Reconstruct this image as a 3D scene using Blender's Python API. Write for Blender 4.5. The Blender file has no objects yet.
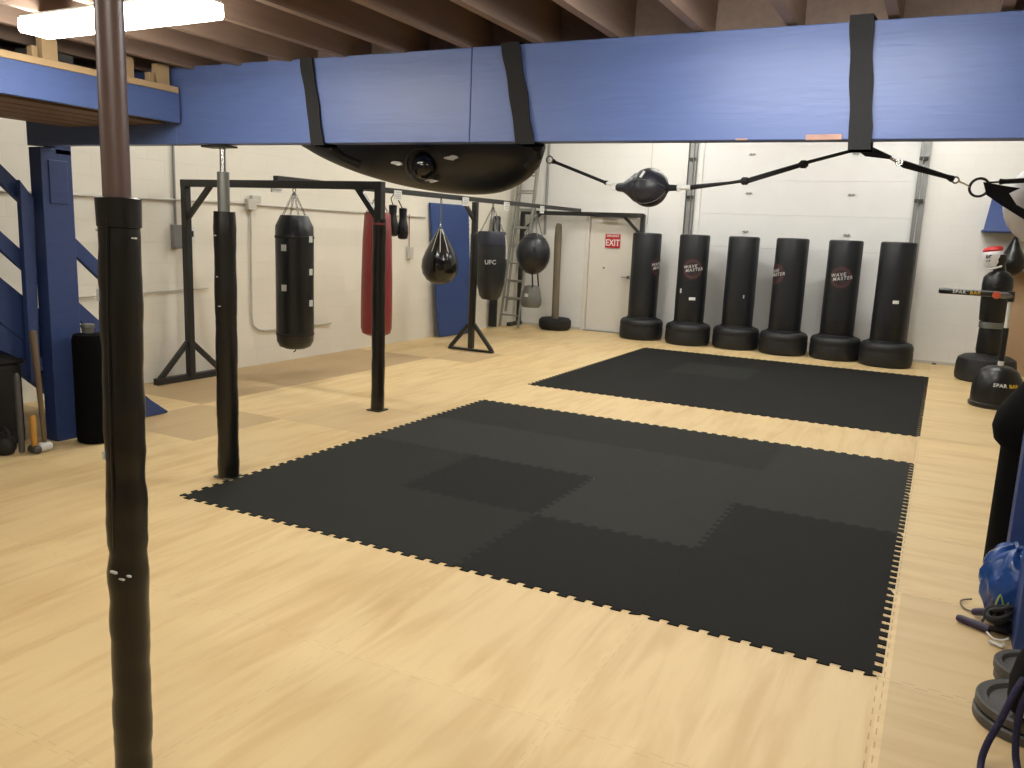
import bpy, bmesh, math, random
from mathutils import Vector, Matrix, Euler
random.seed(7)
PI = math.pi
sc = bpy.context.scene
COL = sc.collection

# ------------------------------------------------------------------ camera, world, exposure
EYE = Vector((0, 0, 1.63))
RT = Vector((.884, .465, .041)); FW = Vector((-.452, .874, -.18)).normalized()
RT = (RT - FW * RT.dot(FW)).normalized(); UP = RT.cross(FW)
cam_data = bpy.data.cameras.new('camera'); cam = bpy.data.objects.new('camera', cam_data); COL.objects.link(cam)
cam.matrix_world = Matrix(((RT.x, UP.x, -FW.x, EYE.x), (RT.y, UP.y, -FW.y, EYE.y), (RT.z, UP.z, -FW.z, EYE.z), (0, 0, 0, 1)))
cam_data.sensor_width = 36; cam_data.lens = 817.0 / 1024 * 36; cam_data.clip_start = .02
sc.camera = cam
world = bpy.data.worlds.new('world'); sc.world = world; world.use_nodes = True
world.node_tree.nodes['Background'].inputs[0].default_value = (.9, .95, 1, 1)
world.node_tree.nodes['Background'].inputs[1].default_value = .05
vs = sc.view_settings
vs.view_transform = 'Standard'; vs.look = 'None'; vs.gamma = 1; vs.use_curve_mapping = False
vs.exposure = 0.0
LAMP_FRONT = 40.0      # tubes under the joists
LAMP_BACK = 84.0       # tubes in the high part of the hall
LAMP_COLOUR = (1.0, .94, .83, 1)
LAMP_COLOUR_BACK = (1.0, .985, .94, 1)

# ------------------------------------------------------------------ materials
def lin(c):
    return tuple(((v / 255) / 12.92 if v / 255 <= .04045 else ((v / 255 + .055) / 1.055) ** 2.4) for v in c) + (1,)

def newmat(name):
    m = bpy.data.materials.new(name); m.use_nodes = True
    return m, m.node_tree, m.node_tree.nodes['Principled BSDF']

def N(nt, t, **kw):
    n = nt.nodes.new(t)
    for k, v in kw.items(): setattr(n, k, v)
    return n

def math_(nt, op, a, b=None, c=None):
    n = nt.nodes.new('ShaderNodeMath'); n.operation = op
    for i, v in enumerate((a, b, c)):
        if v is None: continue
        if isinstance(v, (int, float)): n.inputs[i].default_value = v
        else: nt.links.new(v, n.inputs[i])
    return n.outputs[0]

def mixc(nt, fac, a, b):
    n = nt.nodes.new('ShaderNodeMix'); n.data_type = 'RGBA'
    for s, v in ((n.inputs[0], fac), (n.inputs[6], a), (n.inputs[7], b)):
        if isinstance(v, (int, float, tuple)): s.default_value = v
        else: nt.links.new(v, s)
    return n.outputs[2]

def mat(name, rgb, rough=.5, metal=0, var=.12, scale=12, bump=0, bscale=60, spec=.5, stretch=(1, 1, 1), coat=0):
    m, nt, p = newmat(name)
    c = lin(rgb)
    tc = N(nt, 'ShaderNodeTexCoord'); mp = N(nt, 'ShaderNodeMapping'); mp.inputs['Scale'].default_value = stretch
    nt.links.new(tc.outputs['Object'], mp.inputs[0])
    no = N(nt, 'ShaderNodeTexNoise'); no.inputs['Scale'].default_value = scale; no.inputs['Detail'].default_value = 4
    nt.links.new(mp.outputs[0], no.inputs['Vector'])
    lo = tuple(v * (1 - var) for v in c[:3]) + (1,); hi = tuple(min(1, v * (1 + var)) for v in c[:3]) + (1,)
    nt.links.new(mixc(nt, no.outputs[0], lo, hi), p.inputs['Base Color'])
    p.inputs['Roughness'].default_value = rough; p.inputs['Metallic'].default_value = metal
    p.inputs['Specular IOR Level'].default_value = spec; p.inputs['Coat Weight'].default_value = coat
    if bump:
        n2 = N(nt, 'ShaderNodeTexNoise'); n2.inputs['Scale'].default_value = bscale; n2.inputs['Detail'].default_value = 3
        nt.links.new(mp.outputs[0], n2.inputs['Vector'])
        b = N(nt, 'ShaderNodeBump'); b.inputs['Strength'].default_value = bump; b.inputs['Distance'].default_value = .01
        nt.links.new(n2.outputs[0], b.inputs['Height']); nt.links.new(b.outputs[0], p.inputs['Normal'])
    return m

def block_wall(name, rgb, axis):
    m, nt, p = newmat(name)
    g = N(nt, 'ShaderNodeNewGeometry'); s = N(nt, 'ShaderNodeSeparateXYZ'); nt.links.new(g.outputs['Position'], s.inputs[0])
    cb = N(nt, 'ShaderNodeCombineXYZ'); nt.links.new(s.outputs[axis], cb.inputs[0]); nt.links.new(s.outputs[2], cb.inputs[1])
    br = N(nt, 'ShaderNodeTexBrick'); br.inputs['Scale'].default_value = 1; br.inputs['Brick Width'].default_value = .4
    br.inputs['Row Height'].default_value = .2; br.inputs['Mortar Size'].default_value = .006; br.inputs['Mortar Smooth'].default_value = .6
    c = lin(rgb); d = tuple(v * .985 for v in c[:3]) + (1,)
    br.inputs['Color1'].default_value = c; br.inputs['Color2'].default_value = d
    br.inputs['Mortar'].default_value = tuple(v * .955 for v in c[:3]) + (1,)
    nt.links.new(cb.outputs[0], br.inputs[0])
    no = N(nt, 'ShaderNodeTexNoise'); no.inputs['Scale'].default_value = 3; nt.links.new(g.outputs['Position'], no.inputs['Vector'])
    k = N(nt, 'ShaderNodeMapRange'); k.inputs[1].default_value = .3; k.inputs[2].default_value = .7; k.inputs[3].default_value = .0; k.inputs[4].default_value = .12
    nt.links.new(no.outputs[0], k.inputs[0])
    nt.links.new(mixc(nt, k.outputs[0], br.outputs[0], tuple(v * .85 for v in c[:3]) + (1,)), p.inputs['Base Color'])
    b = N(nt, 'ShaderNodeBump'); b.inputs['Strength'].default_value = .35; b.inputs['Distance'].default_value = .002; b.invert = True
    nt.links.new(br.outputs[1], b.inputs['Height']); nt.links.new(b.outputs[0], p.inputs['Normal'])
    p.inputs['Roughness'].default_value = .55
    return m

def floor_mat():
    m, nt, p = newmat('wood_grain_foam_floor')
    g = N(nt, 'ShaderNodeNewGeometry'); s = N(nt, 'ShaderNodeSeparateXYZ'); nt.links.new(g.outputs['Position'], s.inputs[0])
    X, Y = s.outputs[0], s.outputs[1]
    TX, TY, X0, Y0 = .965, .935, -.03, 3.27
    u = math_(nt, 'DIVIDE', math_(nt, 'SUBTRACT', X, X0), TX); v = math_(nt, 'DIVIDE', math_(nt, 'SUBTRACT', Y, Y0), TY)
    iu = math_(nt, 'FLOOR', u); iv = math_(nt, 'FLOOR', v)
    ci = N(nt, 'ShaderNodeCombineXYZ'); nt.links.new(iu, ci.inputs[0]); nt.links.new(iv, ci.inputs[1])
    wn = N(nt, 'ShaderNodeTexWhiteNoise'); wn.noise_dimensions = '2D'; nt.links.new(ci.outputs[0], wn.inputs['Vector'])
    right = math_(nt, 'GREATER_THAN', X, X0)          # the grain of the strip on the right runs across
    a = N(nt, 'ShaderNodeCombineXYZ'); nt.links.new(X, a.inputs[0]); nt.links.new(Y, a.inputs[1])
    b = N(nt, 'ShaderNodeCombineXYZ'); nt.links.new(Y, b.inputs[0]); nt.links.new(X, b.inputs[1])
    mv = N(nt, 'ShaderNodeMix'); mv.data_type = 'VECTOR'; nt.links.new(right, mv.inputs[0]); nt.links.new(a.outputs[0], mv.inputs[4]); nt.links.new(b.outputs[0], mv.inputs[5])
    off = N(nt, 'ShaderNodeVectorMath', operation='ADD'); nt.links.new(mv.outputs[1], off.inputs[0])
    oc = N(nt, 'ShaderNodeCombineXYZ'); nt.links.new(math_(nt, 'MULTIPLY', wn.outputs[0], .12), oc.inputs[2]); nt.links.new(oc.outputs[0], off.inputs[1])
    def streak(sx, sy, det, dist):
        mp = N(nt, 'ShaderNodeMapping'); mp.inputs['Scale'].default_value = (sx, sy, 1); nt.links.new(off.outputs[0], mp.inputs[0])
        no = N(nt, 'ShaderNodeTexNoise'); no.inputs['Scale'].default_value = 1; no.inputs['Detail'].default_value = det
        no.inputs['Distortion'].default_value = dist; nt.links.new(mp.outputs[0], no.inputs['Vector']); return no.outputs[0]
    n1 = streak(9, 1.1, 4, 1.1); n2 = streak(2.4, .7, 3, 1.2); n3 = streak(45, 2.4, 3, .4)
    r = N(nt, 'ShaderNodeValToRGB'); e = r.color_ramp.elements
    e[0].position = .36; e[0].color = lin((206, 175, 124)); e[1].position = .64; e[1].color = lin((223, 198, 148))
    e2 = r.color_ramp.elements.new(.46); e2.color = lin((214, 186, 136)); e3 = r.color_ramp.elements.new(.54); e3.color = lin((221, 195, 145))
    mixn = math_(nt, 'ADD', math_(nt, 'MULTIPLY', n1, .55), math_(nt, 'MULTIPLY', n2, .45)); nt.links.new(mixn, r.inputs[0])
    c = mixc(nt, math_(nt, 'MULTIPLY', n3, .22), r.outputs[0], lin((200, 170, 120)))
    # tan tiles: the strip along the left wall, one tile near the stairs, one below the middle rack post
    def box(x0, x1, y0, y1):
        return math_(nt, 'MULTIPLY', math_(nt, 'MULTIPLY', math_(nt, 'GREATER_THAN', X, x0), math_(nt, 'LESS_THAN', X, x1)),
                     math_(nt, 'MULTIPLY', math_(nt, 'GREATER_THAN', Y, y0), math_(nt, 'LESS_THAN', Y, y1)))
    tan = box(-7.2, -5.82, 5.14, 8.9)
    for q in ((-5.82, -4.86, 4.205, 5.14), (-7.2, -5.82, 2.3, 4.205), (-5.82, -5.2, 8.88, 9.82), (-4.86, -3.9, 5.14, 6.07), (0, 1.2, 2.0, 4.2)):
        tan = math_(nt, 'MAXIMUM', tan, math_(nt, 'MULTIPLY', box(*q), .85 if q[0] < -5 else .5))
    c = mixc(nt, math_(nt, 'MULTIPLY', tan, .75), c, lin((172, 146, 110)))
    hv = N(nt, 'ShaderNodeHueSaturation'); nt.links.new(c, hv.inputs['Color'])
    nt.links.new(math_(nt, 'ADD', .96, math_(nt, 'MULTIPLY', wn.outputs[0], .07)), hv.inputs['Value'])
    # jigsaw seams
    def seam(coord, along, T, c0):
        sq = math_(nt, 'MULTIPLY', math_(nt, 'SIGN', math_(nt, 'SINE', math_(nt, 'MULTIPLY', along, 2 * PI / .0877))), .011)
        f = math_(nt, 'FRACT', math_(nt, 'ADD', math_(nt, 'DIVIDE', math_(nt, 'SUBTRACT', math_(nt, 'ADD', coord, sq), c0), T), .5))
        return math_(nt, 'LESS_THAN', math_(nt, 'ABSOLUTE', math_(nt, 'SUBTRACT', f, .5)), .0022)
    sm = math_(nt, 'MAXIMUM', seam(X, Y, TX, X0), seam(Y, X, TY, Y0))
    nearr = N(nt, 'ShaderNodeMapRange'); nearr.inputs[1].default_value = -.8; nearr.inputs[2].default_value = -.1; nearr.inputs[3].default_value = .14; nearr.inputs[4].default_value = .5
    nt.links.new(X, nearr.inputs[0])
    c2 = mixc(nt, math_(nt, 'MULTIPLY', sm, nearr.outputs[0]), hv.outputs[0], lin((120, 90, 55)))
    nt.links.new(c2, p.inputs['Base Color'])
    p.inputs['Roughness'].default_value = .5; p.inputs['Specular IOR Level'].default_value = .35
    bp = N(nt, 'ShaderNodeBump'); bp.inputs['Strength'].default_value = .15; bp.inputs['Distance'].default_value = .003
    nt.links.new(n3, bp.inputs['Height']); nt.links.new(bp.outputs[0], p.inputs['Normal'])
    return m

def grain_blue(name, rgb, rough=.42):
    m, nt, p = newmat(name)
    tc = N(nt, 'ShaderNodeNewGeometry')
    w = N(nt, 'ShaderNodeTexNoise'); w.inputs['Scale'].default_value = 1; w.inputs['Detail'].default_value = 5; w.inputs['Distortion'].default_value = 1.5
    mp = N(nt, 'ShaderNodeMapping'); mp.inputs['Scale'].default_value = (2.5, 6, 22); nt.links.new(tc.outputs['Position'], mp.inputs[0]); nt.links.new(mp.outputs[0], w.inputs['Vector'])
    c = lin(rgb)
    nt.links.new(mixc(nt, w.outputs[0], tuple(v * .85 for v in c[:3]) + (1,), tuple(v * 1.15 for v in c[:3]) + (1,)), p.inputs['Base Color'])
    p.inputs['Roughness'].default_value = rough
    b = N(nt, 'ShaderNodeBump'); b.inputs['Strength'].default_value = .35; b.inputs['Distance'].default_value = .004
    nt.links.new(w.outputs[0], b.inputs['Height']); nt.links.new(b.outputs[0], p.inputs['Normal'])
    return m

def emit(name, col, s):
    m, nt, p = newmat(name)
    p.inputs['Base Color'].default_value = (.9, .9, .88, 1); p.inputs['Emission Color'].default_value = col; p.inputs['Emission Strength'].default_value = s
    return m

M = dict(
    floor=floor_mat(), wall_left=block_wall('painted_block_wall_left', (232, 227, 213), 1), wall_back=block_wall('painted_block_wall_back', (232, 231, 227), 0),
    door_paint=mat('white_door_paint', (222, 218, 208), .45, var=.04, scale=5), shutter=mat('white_garage_door_paint', (226, 226, 224), .45, var=.04, scale=4),
    joist=mat('joist_timber', (138, 118, 104), .7, var=.25, scale=4, stretch=(8, .6, 8)), deck=mat('deck_plywood', (152, 122, 98), .75, var=.2, scale=5),
    brown_board=mat('stained_board', (104, 80, 58), .6, var=.3, scale=5, stretch=(9, .6, 4)), pale_timber=mat('pale_timber', (196, 168, 128), .7, var=.15, scale=6),
    blue=grain_blue('blue_beam_paint', (85, 106, 160)), navy=grain_blue('navy_stair_paint', (44, 64, 114), .5), blue_mat=mat('blue_vinyl', (40, 66, 122), .45, var=.1),
    blue_box=mat('blue_platform_paint', (44, 66, 120), .5), bluebag=mat('blue_plastic_bag', (24, 66, 130), .25, var=.35, scale=9, bump=.9, bscale=14),
    blackgray=mat('upper_room_shade', (58, 62, 66), .8), dark=mat('dark_shadow_box', (28, 27, 27), .7),
    vinyl=mat('black_vinyl', (17, 19, 21), .34, var=.2, bump=.12, bscale=30), vinyl_gloss=mat('glossy_black_vinyl', (14, 14, 15), .16, var=.2, bump=.15, bscale=14),
    bag=mat('black_bag_vinyl', (24, 27, 32), .42, var=.12, bump=.08, bscale=25), base=mat('black_base_plastic', (20, 22, 25), .5, bump=.3, bscale=120),
    wrap=mat('black_plastic_wrap', (18, 17, 15), .3, var=.15, bump=.5, bscale=9, stretch=(1, 1, .35)), fabric=mat('black_webbing', (16, 17, 20), .75, bump=.3, bscale=150),
    bronze=mat('dark_brown_pipe_paint', (88, 70, 64), .38, var=.08), steel=mat('grey_steel_tube', (120, 122, 118), .4, .6, var=.06), chrome=mat('bright_chrome', (200, 200, 200), .2, 1, var=.03),
    rack=mat('black_rack_paint', (34, 34, 32), .42, var=.15), red=mat('red_vinyl', (124, 42, 42), .42, var=.1, bump=.1, bscale=20), navy_dark=mat('dark_navy_vinyl', (22, 26, 44), .5), redsign=mat('red_sign', (190, 40, 44), .5, var=.05),
    ball_leather=mat('slate_leather', (40, 41, 49), .4, var=.1), pitch=mat('matt_black_cloth', (7, 7, 8), .9, spec=.12), dimprint=mat('faded_red_print', (74, 44, 46), .6, var=.25), greyprint=mat('grey_white_print', (188, 188, 186), .6), white=mat('white_print', (225, 225, 222), .5, var=.03), redprint=mat('dark_red_print', (138, 58, 62), .6, var=.15), alu=mat('dull_aluminium', (150, 150, 142), .45, .35, var=.12),
    tape=mat('silver_tape', (195, 196, 192), .4, var=.15), oldpost=mat('weathered_post', (110, 100, 84), .8, var=.25, stretch=(6, 6, .8)), rubber=mat('black_rubber', (22, 22, 23), .7, bump=.3),
    conduit=mat('painted_conduit', (196, 193, 182), .45, var=.05), track=mat('galvanised_track', (150, 150, 148), .45, .4, var=.1), grey=mat('grey_bag', (98, 98, 94), .7, var=.15), tan=mat('tan_board', (176, 146, 112), .7, var=.12, scale=3),
    plate=mat('grey_cast_iron', (74, 72, 70), .5, .2, var=.15, bump=.3, bscale=90), rope=mat('navy_rope', (24, 22, 56), .8, bump=.6, bscale=200), purple=mat('purple_handle', (44, 34, 60), .5),
    green=mat('lime_cord', (150, 170, 80), .6), skinwhite=mat('white_leather', (224, 222, 226), .35, var=.03), yellow=mat('yellow_print', (214, 178, 50), .5), orange=mat('orange_red_cap', (206, 90, 60), .5),
    woodhandle=mat('dark_ash_handle', (96, 80, 58), .6, var=.25, stretch=(6, 6, .6)), yhandle=mat('yellow_handle', (178, 128, 48), .5), box=mat('brown_box', (78, 66, 54), .8, var=.2),
    housing=mat('white_lamp_housing', (215, 215, 210), .5, var=.02), lamp_front=emit('lit_diffuser_front', LAMP_COLOUR, LAMP_FRONT), lamp_bright=emit('lit_diffuser_bright', LAMP_COLOUR_BACK, 46.0), lamp_back=emit('lit_diffuser_back', LAMP_COLOUR_BACK, LAMP_BACK),
    tile_sheen_light=mat('charcoal_foam_sheen_light', (46, 47, 44), .85, var=.10, scale=5, bump=.35, bscale=260, spec=.16), tile_sheen_mid=mat('charcoal_foam_sheen_mid', (38, 39, 36), .85, var=.10, scale=5, bump=.35, bscale=260, spec=.16),
    tile_sheen_dark=mat('charcoal_foam_sheen_dark', (28, 28, 26), .85, var=.12, scale=5, bump=.35, bscale=260, spec=.16),  # the three greys paint in the sheen of differently turned tiles
    worn=mat('worn_wood_patch', (176, 140, 128), .7, var=.25, scale=20))

# ------------------------------------------------------------------ mesh helpers (all shapes in the thing's own coordinates)
class MB:
    def __init__(s): s.bm = bmesh.new()
    def box(s, c, d, rot=None):
        r = bmesh.ops.create_cube(s.bm, size=1)['verts']
        bmesh.ops.scale(s.bm, vec=Vector(d), verts=r)
        if rot is not None: bmesh.ops.rotate(s.bm, cent=(0, 0, 0), matrix=(rot if isinstance(rot, Matrix) else Euler(rot).to_matrix()), verts=r)
        bmesh.ops.translate(s.bm, vec=Vector(c), verts=r); return s
    def bar(s, p0, p1, w, h, up=(0, 0, 1)):
        p0, p1 = Vector(p0), Vector(p1); d = p1 - p0; z = d.normalized(); u = Vector(up)
        if abs(z.dot(u)) > .98: u = Vector((1, 0, 0))
        x = u.cross(z).normalized(); y = z.cross(x)
        return s.box((p0 + p1) / 2, (w, h, d.length), Matrix((x, y, z)).transposed())
    def ring_sweep(s, rings, cap=True, closed=False):
        bm = s.bm; vr = [[bm.verts.new(p) for p in r] for r in rings]; n = len(vr[0])
        m = len(vr)
        for i in range(m if closed else m - 1):
            a, b = vr[i], vr[(i + 1) % m]
            for j in range(n):
                try: bm.faces.new((a[j], a[(j + 1) % n], b[(j + 1) % n], b[j]))
                except ValueError: pass
        if cap and not closed:
            try: bm.faces.new(list(reversed(vr[0]))); bm.faces.new(vr[-1])
            except ValueError: pass
        return s
    def lathe(s, prof, c=(0, 0, 0), n=40, axis='Z', sx=1, sy=1):
        rings = []
        for r, z in prof:
            ring = []
            for k in range(n):
                a = 2 * PI * k / n; x, y = max(r, 1e-4) * math.cos(a) * sx, max(r, 1e-4) * math.sin(a) * sy
                v = Vector((x, y, z)) if axis == 'Z' else (Vector((z, x, y)) if axis == 'X' else Vector((y, z, x)))
                ring.append(v + Vector(c))
            rings.append(ring)
        return s.ring_sweep(rings)
    def tube(s, pts, r, n=10, closed=False):
        pts = [Vector(p) for p in pts]; rs = r if isinstance(r, (list, tuple)) else [r] * len(pts); rings = []; prev = None
        for i, p in enumerate(pts):
            if closed: t = (pts[(i + 1) % len(pts)] - pts[i - 1])
            else: t = pts[min(i + 1, len(pts) - 1)] - pts[max(i - 1, 0)]
            t = t.normalized() if t.length > 1e-9 else Vector((0, 0, 1))
            if prev is None:
                u = Vector((0, 0, 1)) if abs(t.z) < .9 else Vector((1, 0, 0)); prev = (u - t * u.dot(t)).normalized()
            else: prev = (prev - t * prev.dot(t)).normalized()
            q = t.cross(prev)
            rings.append([p + (prev * math.cos(2 * PI * k / n) + q * math.sin(2 * PI * k / n)) * rs[i] for k in range(n)])
        return s.ring_sweep(rings, closed=closed)
    def torus(s, c, R, r, nrm=(0, 0, 1), n=20, m=8, sx=1, up=None):
        z = Vector(nrm).normalized(); u = Vector(up) if up else (Vector((0, 0, 1)) if abs(z.z) < .9 else Vector((1, 0, 0)))
        x = (u - z * u.dot(z)).normalized(); y = z.cross(x)
        return s.tube([Vector(c) + x * math.cos(2 * PI * k / n) * R * sx + y * math.sin(2 * PI * k / n) * R for k in range(n)], r, m, closed=True)
    def prism(s, poly, z0, z1):
        bm = s.bm; a = [bm.verts.new((x, y, z0)) for x, y in poly]; b = [bm.verts.new((x, y, z1)) for x, y in poly]; n = len(poly)
        bm.faces.new(list(reversed(a))); bm.faces.new(b)
        for i in range(n): bm.faces.new((a[i], a[(i + 1) % n], b[(i + 1) % n], b[i]))
        return s
    def solid(s, poly, off):            # any planar polygon given thickness along off
        bm = s.bm; off = Vector(off); a = [bm.verts.new(p) for p in poly]; b = [bm.verts.new(Vector(p) + off) for p in poly]; n = len(poly)
        bm.faces.new(list(reversed(a))); bm.faces.new(b)
        for i in range(n): bm.faces.new((a[i], a[(i + 1) % n], b[(i + 1) % n], b[i]))
        return s
    def chain(s, p0, p1, R=.013, r=.0035):
        p0, p1 = Vector(p0), Vector(p1); d = p1 - p0; n = max(2, int(d.length / (R * 2.3))); t = d.normalized()
        u = Vector((0, 1, 0)) if abs(t.y) < .8 else Vector((1, 0, 0)); a = t.cross(u).normalized(); b = t.cross(a)
        for i in range(n): s.torus(p0 + d * ((i + .5) / n), R * .8, r, a if i % 2 else b, 8, 5, sx=1.7, up=t)
        return s

def smooth(me, ang=40):
    for f in me.polygons: f.use_smooth = True
    try: me.set_sharp_from_angle(angle=math.radians(ang))
    except Exception: pass

def origin(o):
    p = Vector((0, 0, 0))
    while o is not None: p += o.matrix_basis.translation; o = o.parent
    return p

def link_mesh(name, mb, m, parent=None, world_coords=False, bevel=0, warp=None, smooth_ang=40):
    bm = mb.bm; bmesh.ops.recalc_face_normals(bm, faces=bm.faces)
    if world_coords and parent is not None:
        bmesh.ops.translate(bm, vec=-origin(parent), verts=bm.verts)
    me = bpy.data.meshes.new(name); bm.to_mesh(me); bm.free(); smooth(me, smooth_ang)
    me.materials.append(M[m] if isinstance(m, str) else m)
    o = bpy.data.objects.new(name, me); COL.objects.link(o)
    if parent is not None: o.parent = parent
    if bevel:
        b = o.modifiers.new('bevel', 'BEVEL'); b.width = bevel; b.segments = 3; b.limit_method = 'ANGLE'; b.angle_limit = math.radians(40)
    return o

def tag(o, label, cat, group=None):
    o['label'] = label; o['category'] = cat
    if group: o['group'] = group
    return o

def thing(name, label, cat, loc=(0, 0, 0), rot=(0, 0, 0), group=None):
    o = bpy.data.objects.new(name, None); COL.objects.link(o); o.location = loc; o.rotation_euler = rot; o.empty_display_size = .1
    return tag(o, label, cat, group)

def W(name, mb, m, parent=None, bevel=0, label=None, **k):     # part whose shape was written in world coordinates
    o = link_mesh(name, mb, m, parent, True, bevel, **k)
    if label: o['label'] = label
    return o
def P(name, mb, m, parent=None, bevel=0, label=None, **k):     # part in local coordinates
    o = link_mesh(name, mb, m, parent, False, bevel, **k)
    if label: o['label'] = label
    return o
def S(name, mb, m, parent=None, bevel=0):
    o = link_mesh(name, mb, m, parent, False, bevel)
    if parent is None: o['kind'] = 'structure'
    return o

def copy_tree(o, parent=None):
    c = o.copy(); COL.objects.link(c)
    if parent is not None: c.parent = parent
    for ch in list(o.children): copy_tree(ch, c)
    return c

def text_mb(body, size, thick, fn, spacing=1.0, shear=0):
    """lettering as a solid mesh; fn(x, y, d) places a point that lies x right, y up, d out"""
    cu = bpy.data.curves.new('lettering', 'FONT'); cu.body = body; cu.size = size; cu.extrude = thick / 2; cu.align_x = 'CENTER'; cu.align_y = 'CENTER'
    cu.offset = size * .018; cu.space_character = spacing; cu.shear = shear; cu.resolution_u = 3
    to = bpy.data.objects.new('lettering', cu); COL.objects.link(to)
    dg = bpy.context.evaluated_depsgraph_get(); me = bpy.data.meshes.new_from_object(to.evaluated_get(dg))
    bpy.data.objects.remove(to); bpy.data.curves.remove(cu)
    mb = MB(); mb.bm.from_mesh(me); bpy.data.meshes.remove(me)
    for v in mb.bm.verts: v.co = Vector(fn(v.co.x, v.co.y, v.co.z))
    return mb

# ------------------------------------------------------------------ the room
YB = 13.55; XL = -7.0
S('floor', MB().box((-1.25, 4.75, -.05), (12.7, 18.7, .1)), 'floor')
S('wall_left', MB().box((XL - .1, 4.75, 2.2), (.2, 18.7, 4.6)), 'wall_left')
wb = MB()
wb.box(((XL - 5.60) / 2, YB + .1, 2.2), (-5.60 - XL, .2, 4.6)); wb.box((-5.60 + .44, YB + .1, 3.28), (.88, .2, 2.44)); wb.box((-4.20, YB + .1, 2.2), (1.04, .2, 4.6))
wb.box((-2.08, YB + .1, 4.25), (3.2, .2, .5)); wb.box((2.26, YB + .1, 2.2), (5.48, .2, 4.6))
S('wall_back', wb, 'wall_back')
S('wall_right', MB().box((5.1, 4.75, 2.2), (.2, 18.7, 4.6)), 'wall_left')
S('wall_front', MB().box((-1, -4.5, 2.2), (12, .2, 4.6)), 'wall_back')
ceil = S('ceiling', MB().box((-1.0, -.25, 2.84), (12.0, 8.3, .04)), 'deck')
for k in range(-7, 18):
    x = -1.82 - .382 * k
    if x < XL + .05: continue
    P('joist', MB().box((x, -.25, 2.67), (.042, 8.3, .30)), 'joist', ceil)
P('blocking', MB().box((-1.0, 3.86, 2.67), (12.0, .04, .295)), 'joist', ceil)
S('ceiling_high', MB().box((-1.0, 8.9, 4.45), (12.2, 9.7, .1)), 'shutter')
S('wall_shade_panel', MB().box((-.95, 3.95, 3.47), (12.0, .1, 1.9)), 'blackgray')  # added panel, coloured dark to stand in for the unlit upper room
S('baseboard_back', MB().box((-6.3, YB - .008, .02), (1.36, .016, .04)).box((2.2, YB - .008, .02), (5.2, .016, .04)), 'conduit')

# door with its frame, sign, closer and lever
d = S('door_1', MB().box((-5.16, YB + .05, 1.0), (.86, .05, 1.98)), 'door_paint', bevel=.004)
P('door_frame', MB().box((-5.63, YB - .0, 1.02), (.07, .06, 2.04)).box((-4.70, YB - .0, 1.02), (.07, .06, 2.04)).box((-5.165, YB - .0, 2.05), (1.0, .06, .06)), 'door_paint', d, .006)
P('door_closer', MB().box((-5.22, YB - .02, 1.93), (.26, .07, .06)).bar((-5.1, YB - .05, 1.965), (-4.9, YB - .0, 2.0), .02, .008), 'conduit', d, .008)
P('door_lever', MB().lathe([(.03, 0), (.03, .02), (.012, .025), (.012, .05)], (-4.83, YB - .03, .98), 16, 'Y').bar((-4.84, YB - .035, .98), (-4.95, YB - .035, .98), .018, .014), 'steel', d, .003)
P('door_threshold', MB().box((-5.16, YB - .02, .008), (.9, .10, .016)), 'track', d)
P('peephole', MB().lathe([(.014, -.02), (.014, .012)], (-5.30, YB + .02, 1.12), 12, 'Y'), 'steel', d)
sg = tag(W('exit_sign', MB().box((-5.16, YB + .012, 1.59), (.275, .012, .235)), 'redsign'), 'red emergency exit sign on the white steel door', 'sign')
W('lettering', text_mb('EXIT', .155, .004, lambda x, y, z: (-5.16 + x * .82, YB + .004 - z, 1.555 + y)), 'white', sg)
W('small_lettering', text_mb('EMERGENCY', .05, .004, lambda x, y, z: (-5.16 + x * .8, YB + .004 - z, 1.675 + y)), 'white', sg)

# sectional garage door behind the bags
gd = MB()
for i in range(8): gd.box((-2.08, YB + .06, .2625 + i * .525), (3.2, .05, .523))
gd = S('door_2', gd, 'shutter', bevel=.0015)
for i in range(1, 7):
    for x in (-2.91, -1.385):
        P('hinge', MB().box((x - .022, YB + .022, i * .60 + .03), (.026, .02, .03)).box((x + .022, YB + .022, i * .60 + .03), (.026, .02, .03)).lathe([(.007, -.05), (.007, .05)], (x, YB + .018, i * .60 + .03), 8, 'X'), 'track', gd)
for nm, x, dx in (('left', -3.80, .0), ('right', -.49, .0)):
    sx = -1 if nm == 'left' else 1
    P('vertical_track', MB().box((x, YB - .03, 2.0), (.05, .035, 4.0)).box((x + sx * .022, YB - .055, 2.0), (.006, .06, 4.0)).box((x - sx * .022, YB - .055, 2.0), (.006, .06, 4.0)), 'track', gd)
    P('track_angle', MB().box((x + sx * .075, YB - .02, 2.0), (.07, .008, 4.0)).box((x + sx * .11, YB - .045, 2.0), (.006, .06, 4.0)), 'track', gd)
    br = MB()
    for z in (.5, 1.7, 2.35, 2.95, 3.5): br.box((x + sx * .03, YB - .05, z), (.12, .05, .05))
    P('track_bracket', br, 'rack', gd, .004)

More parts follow.
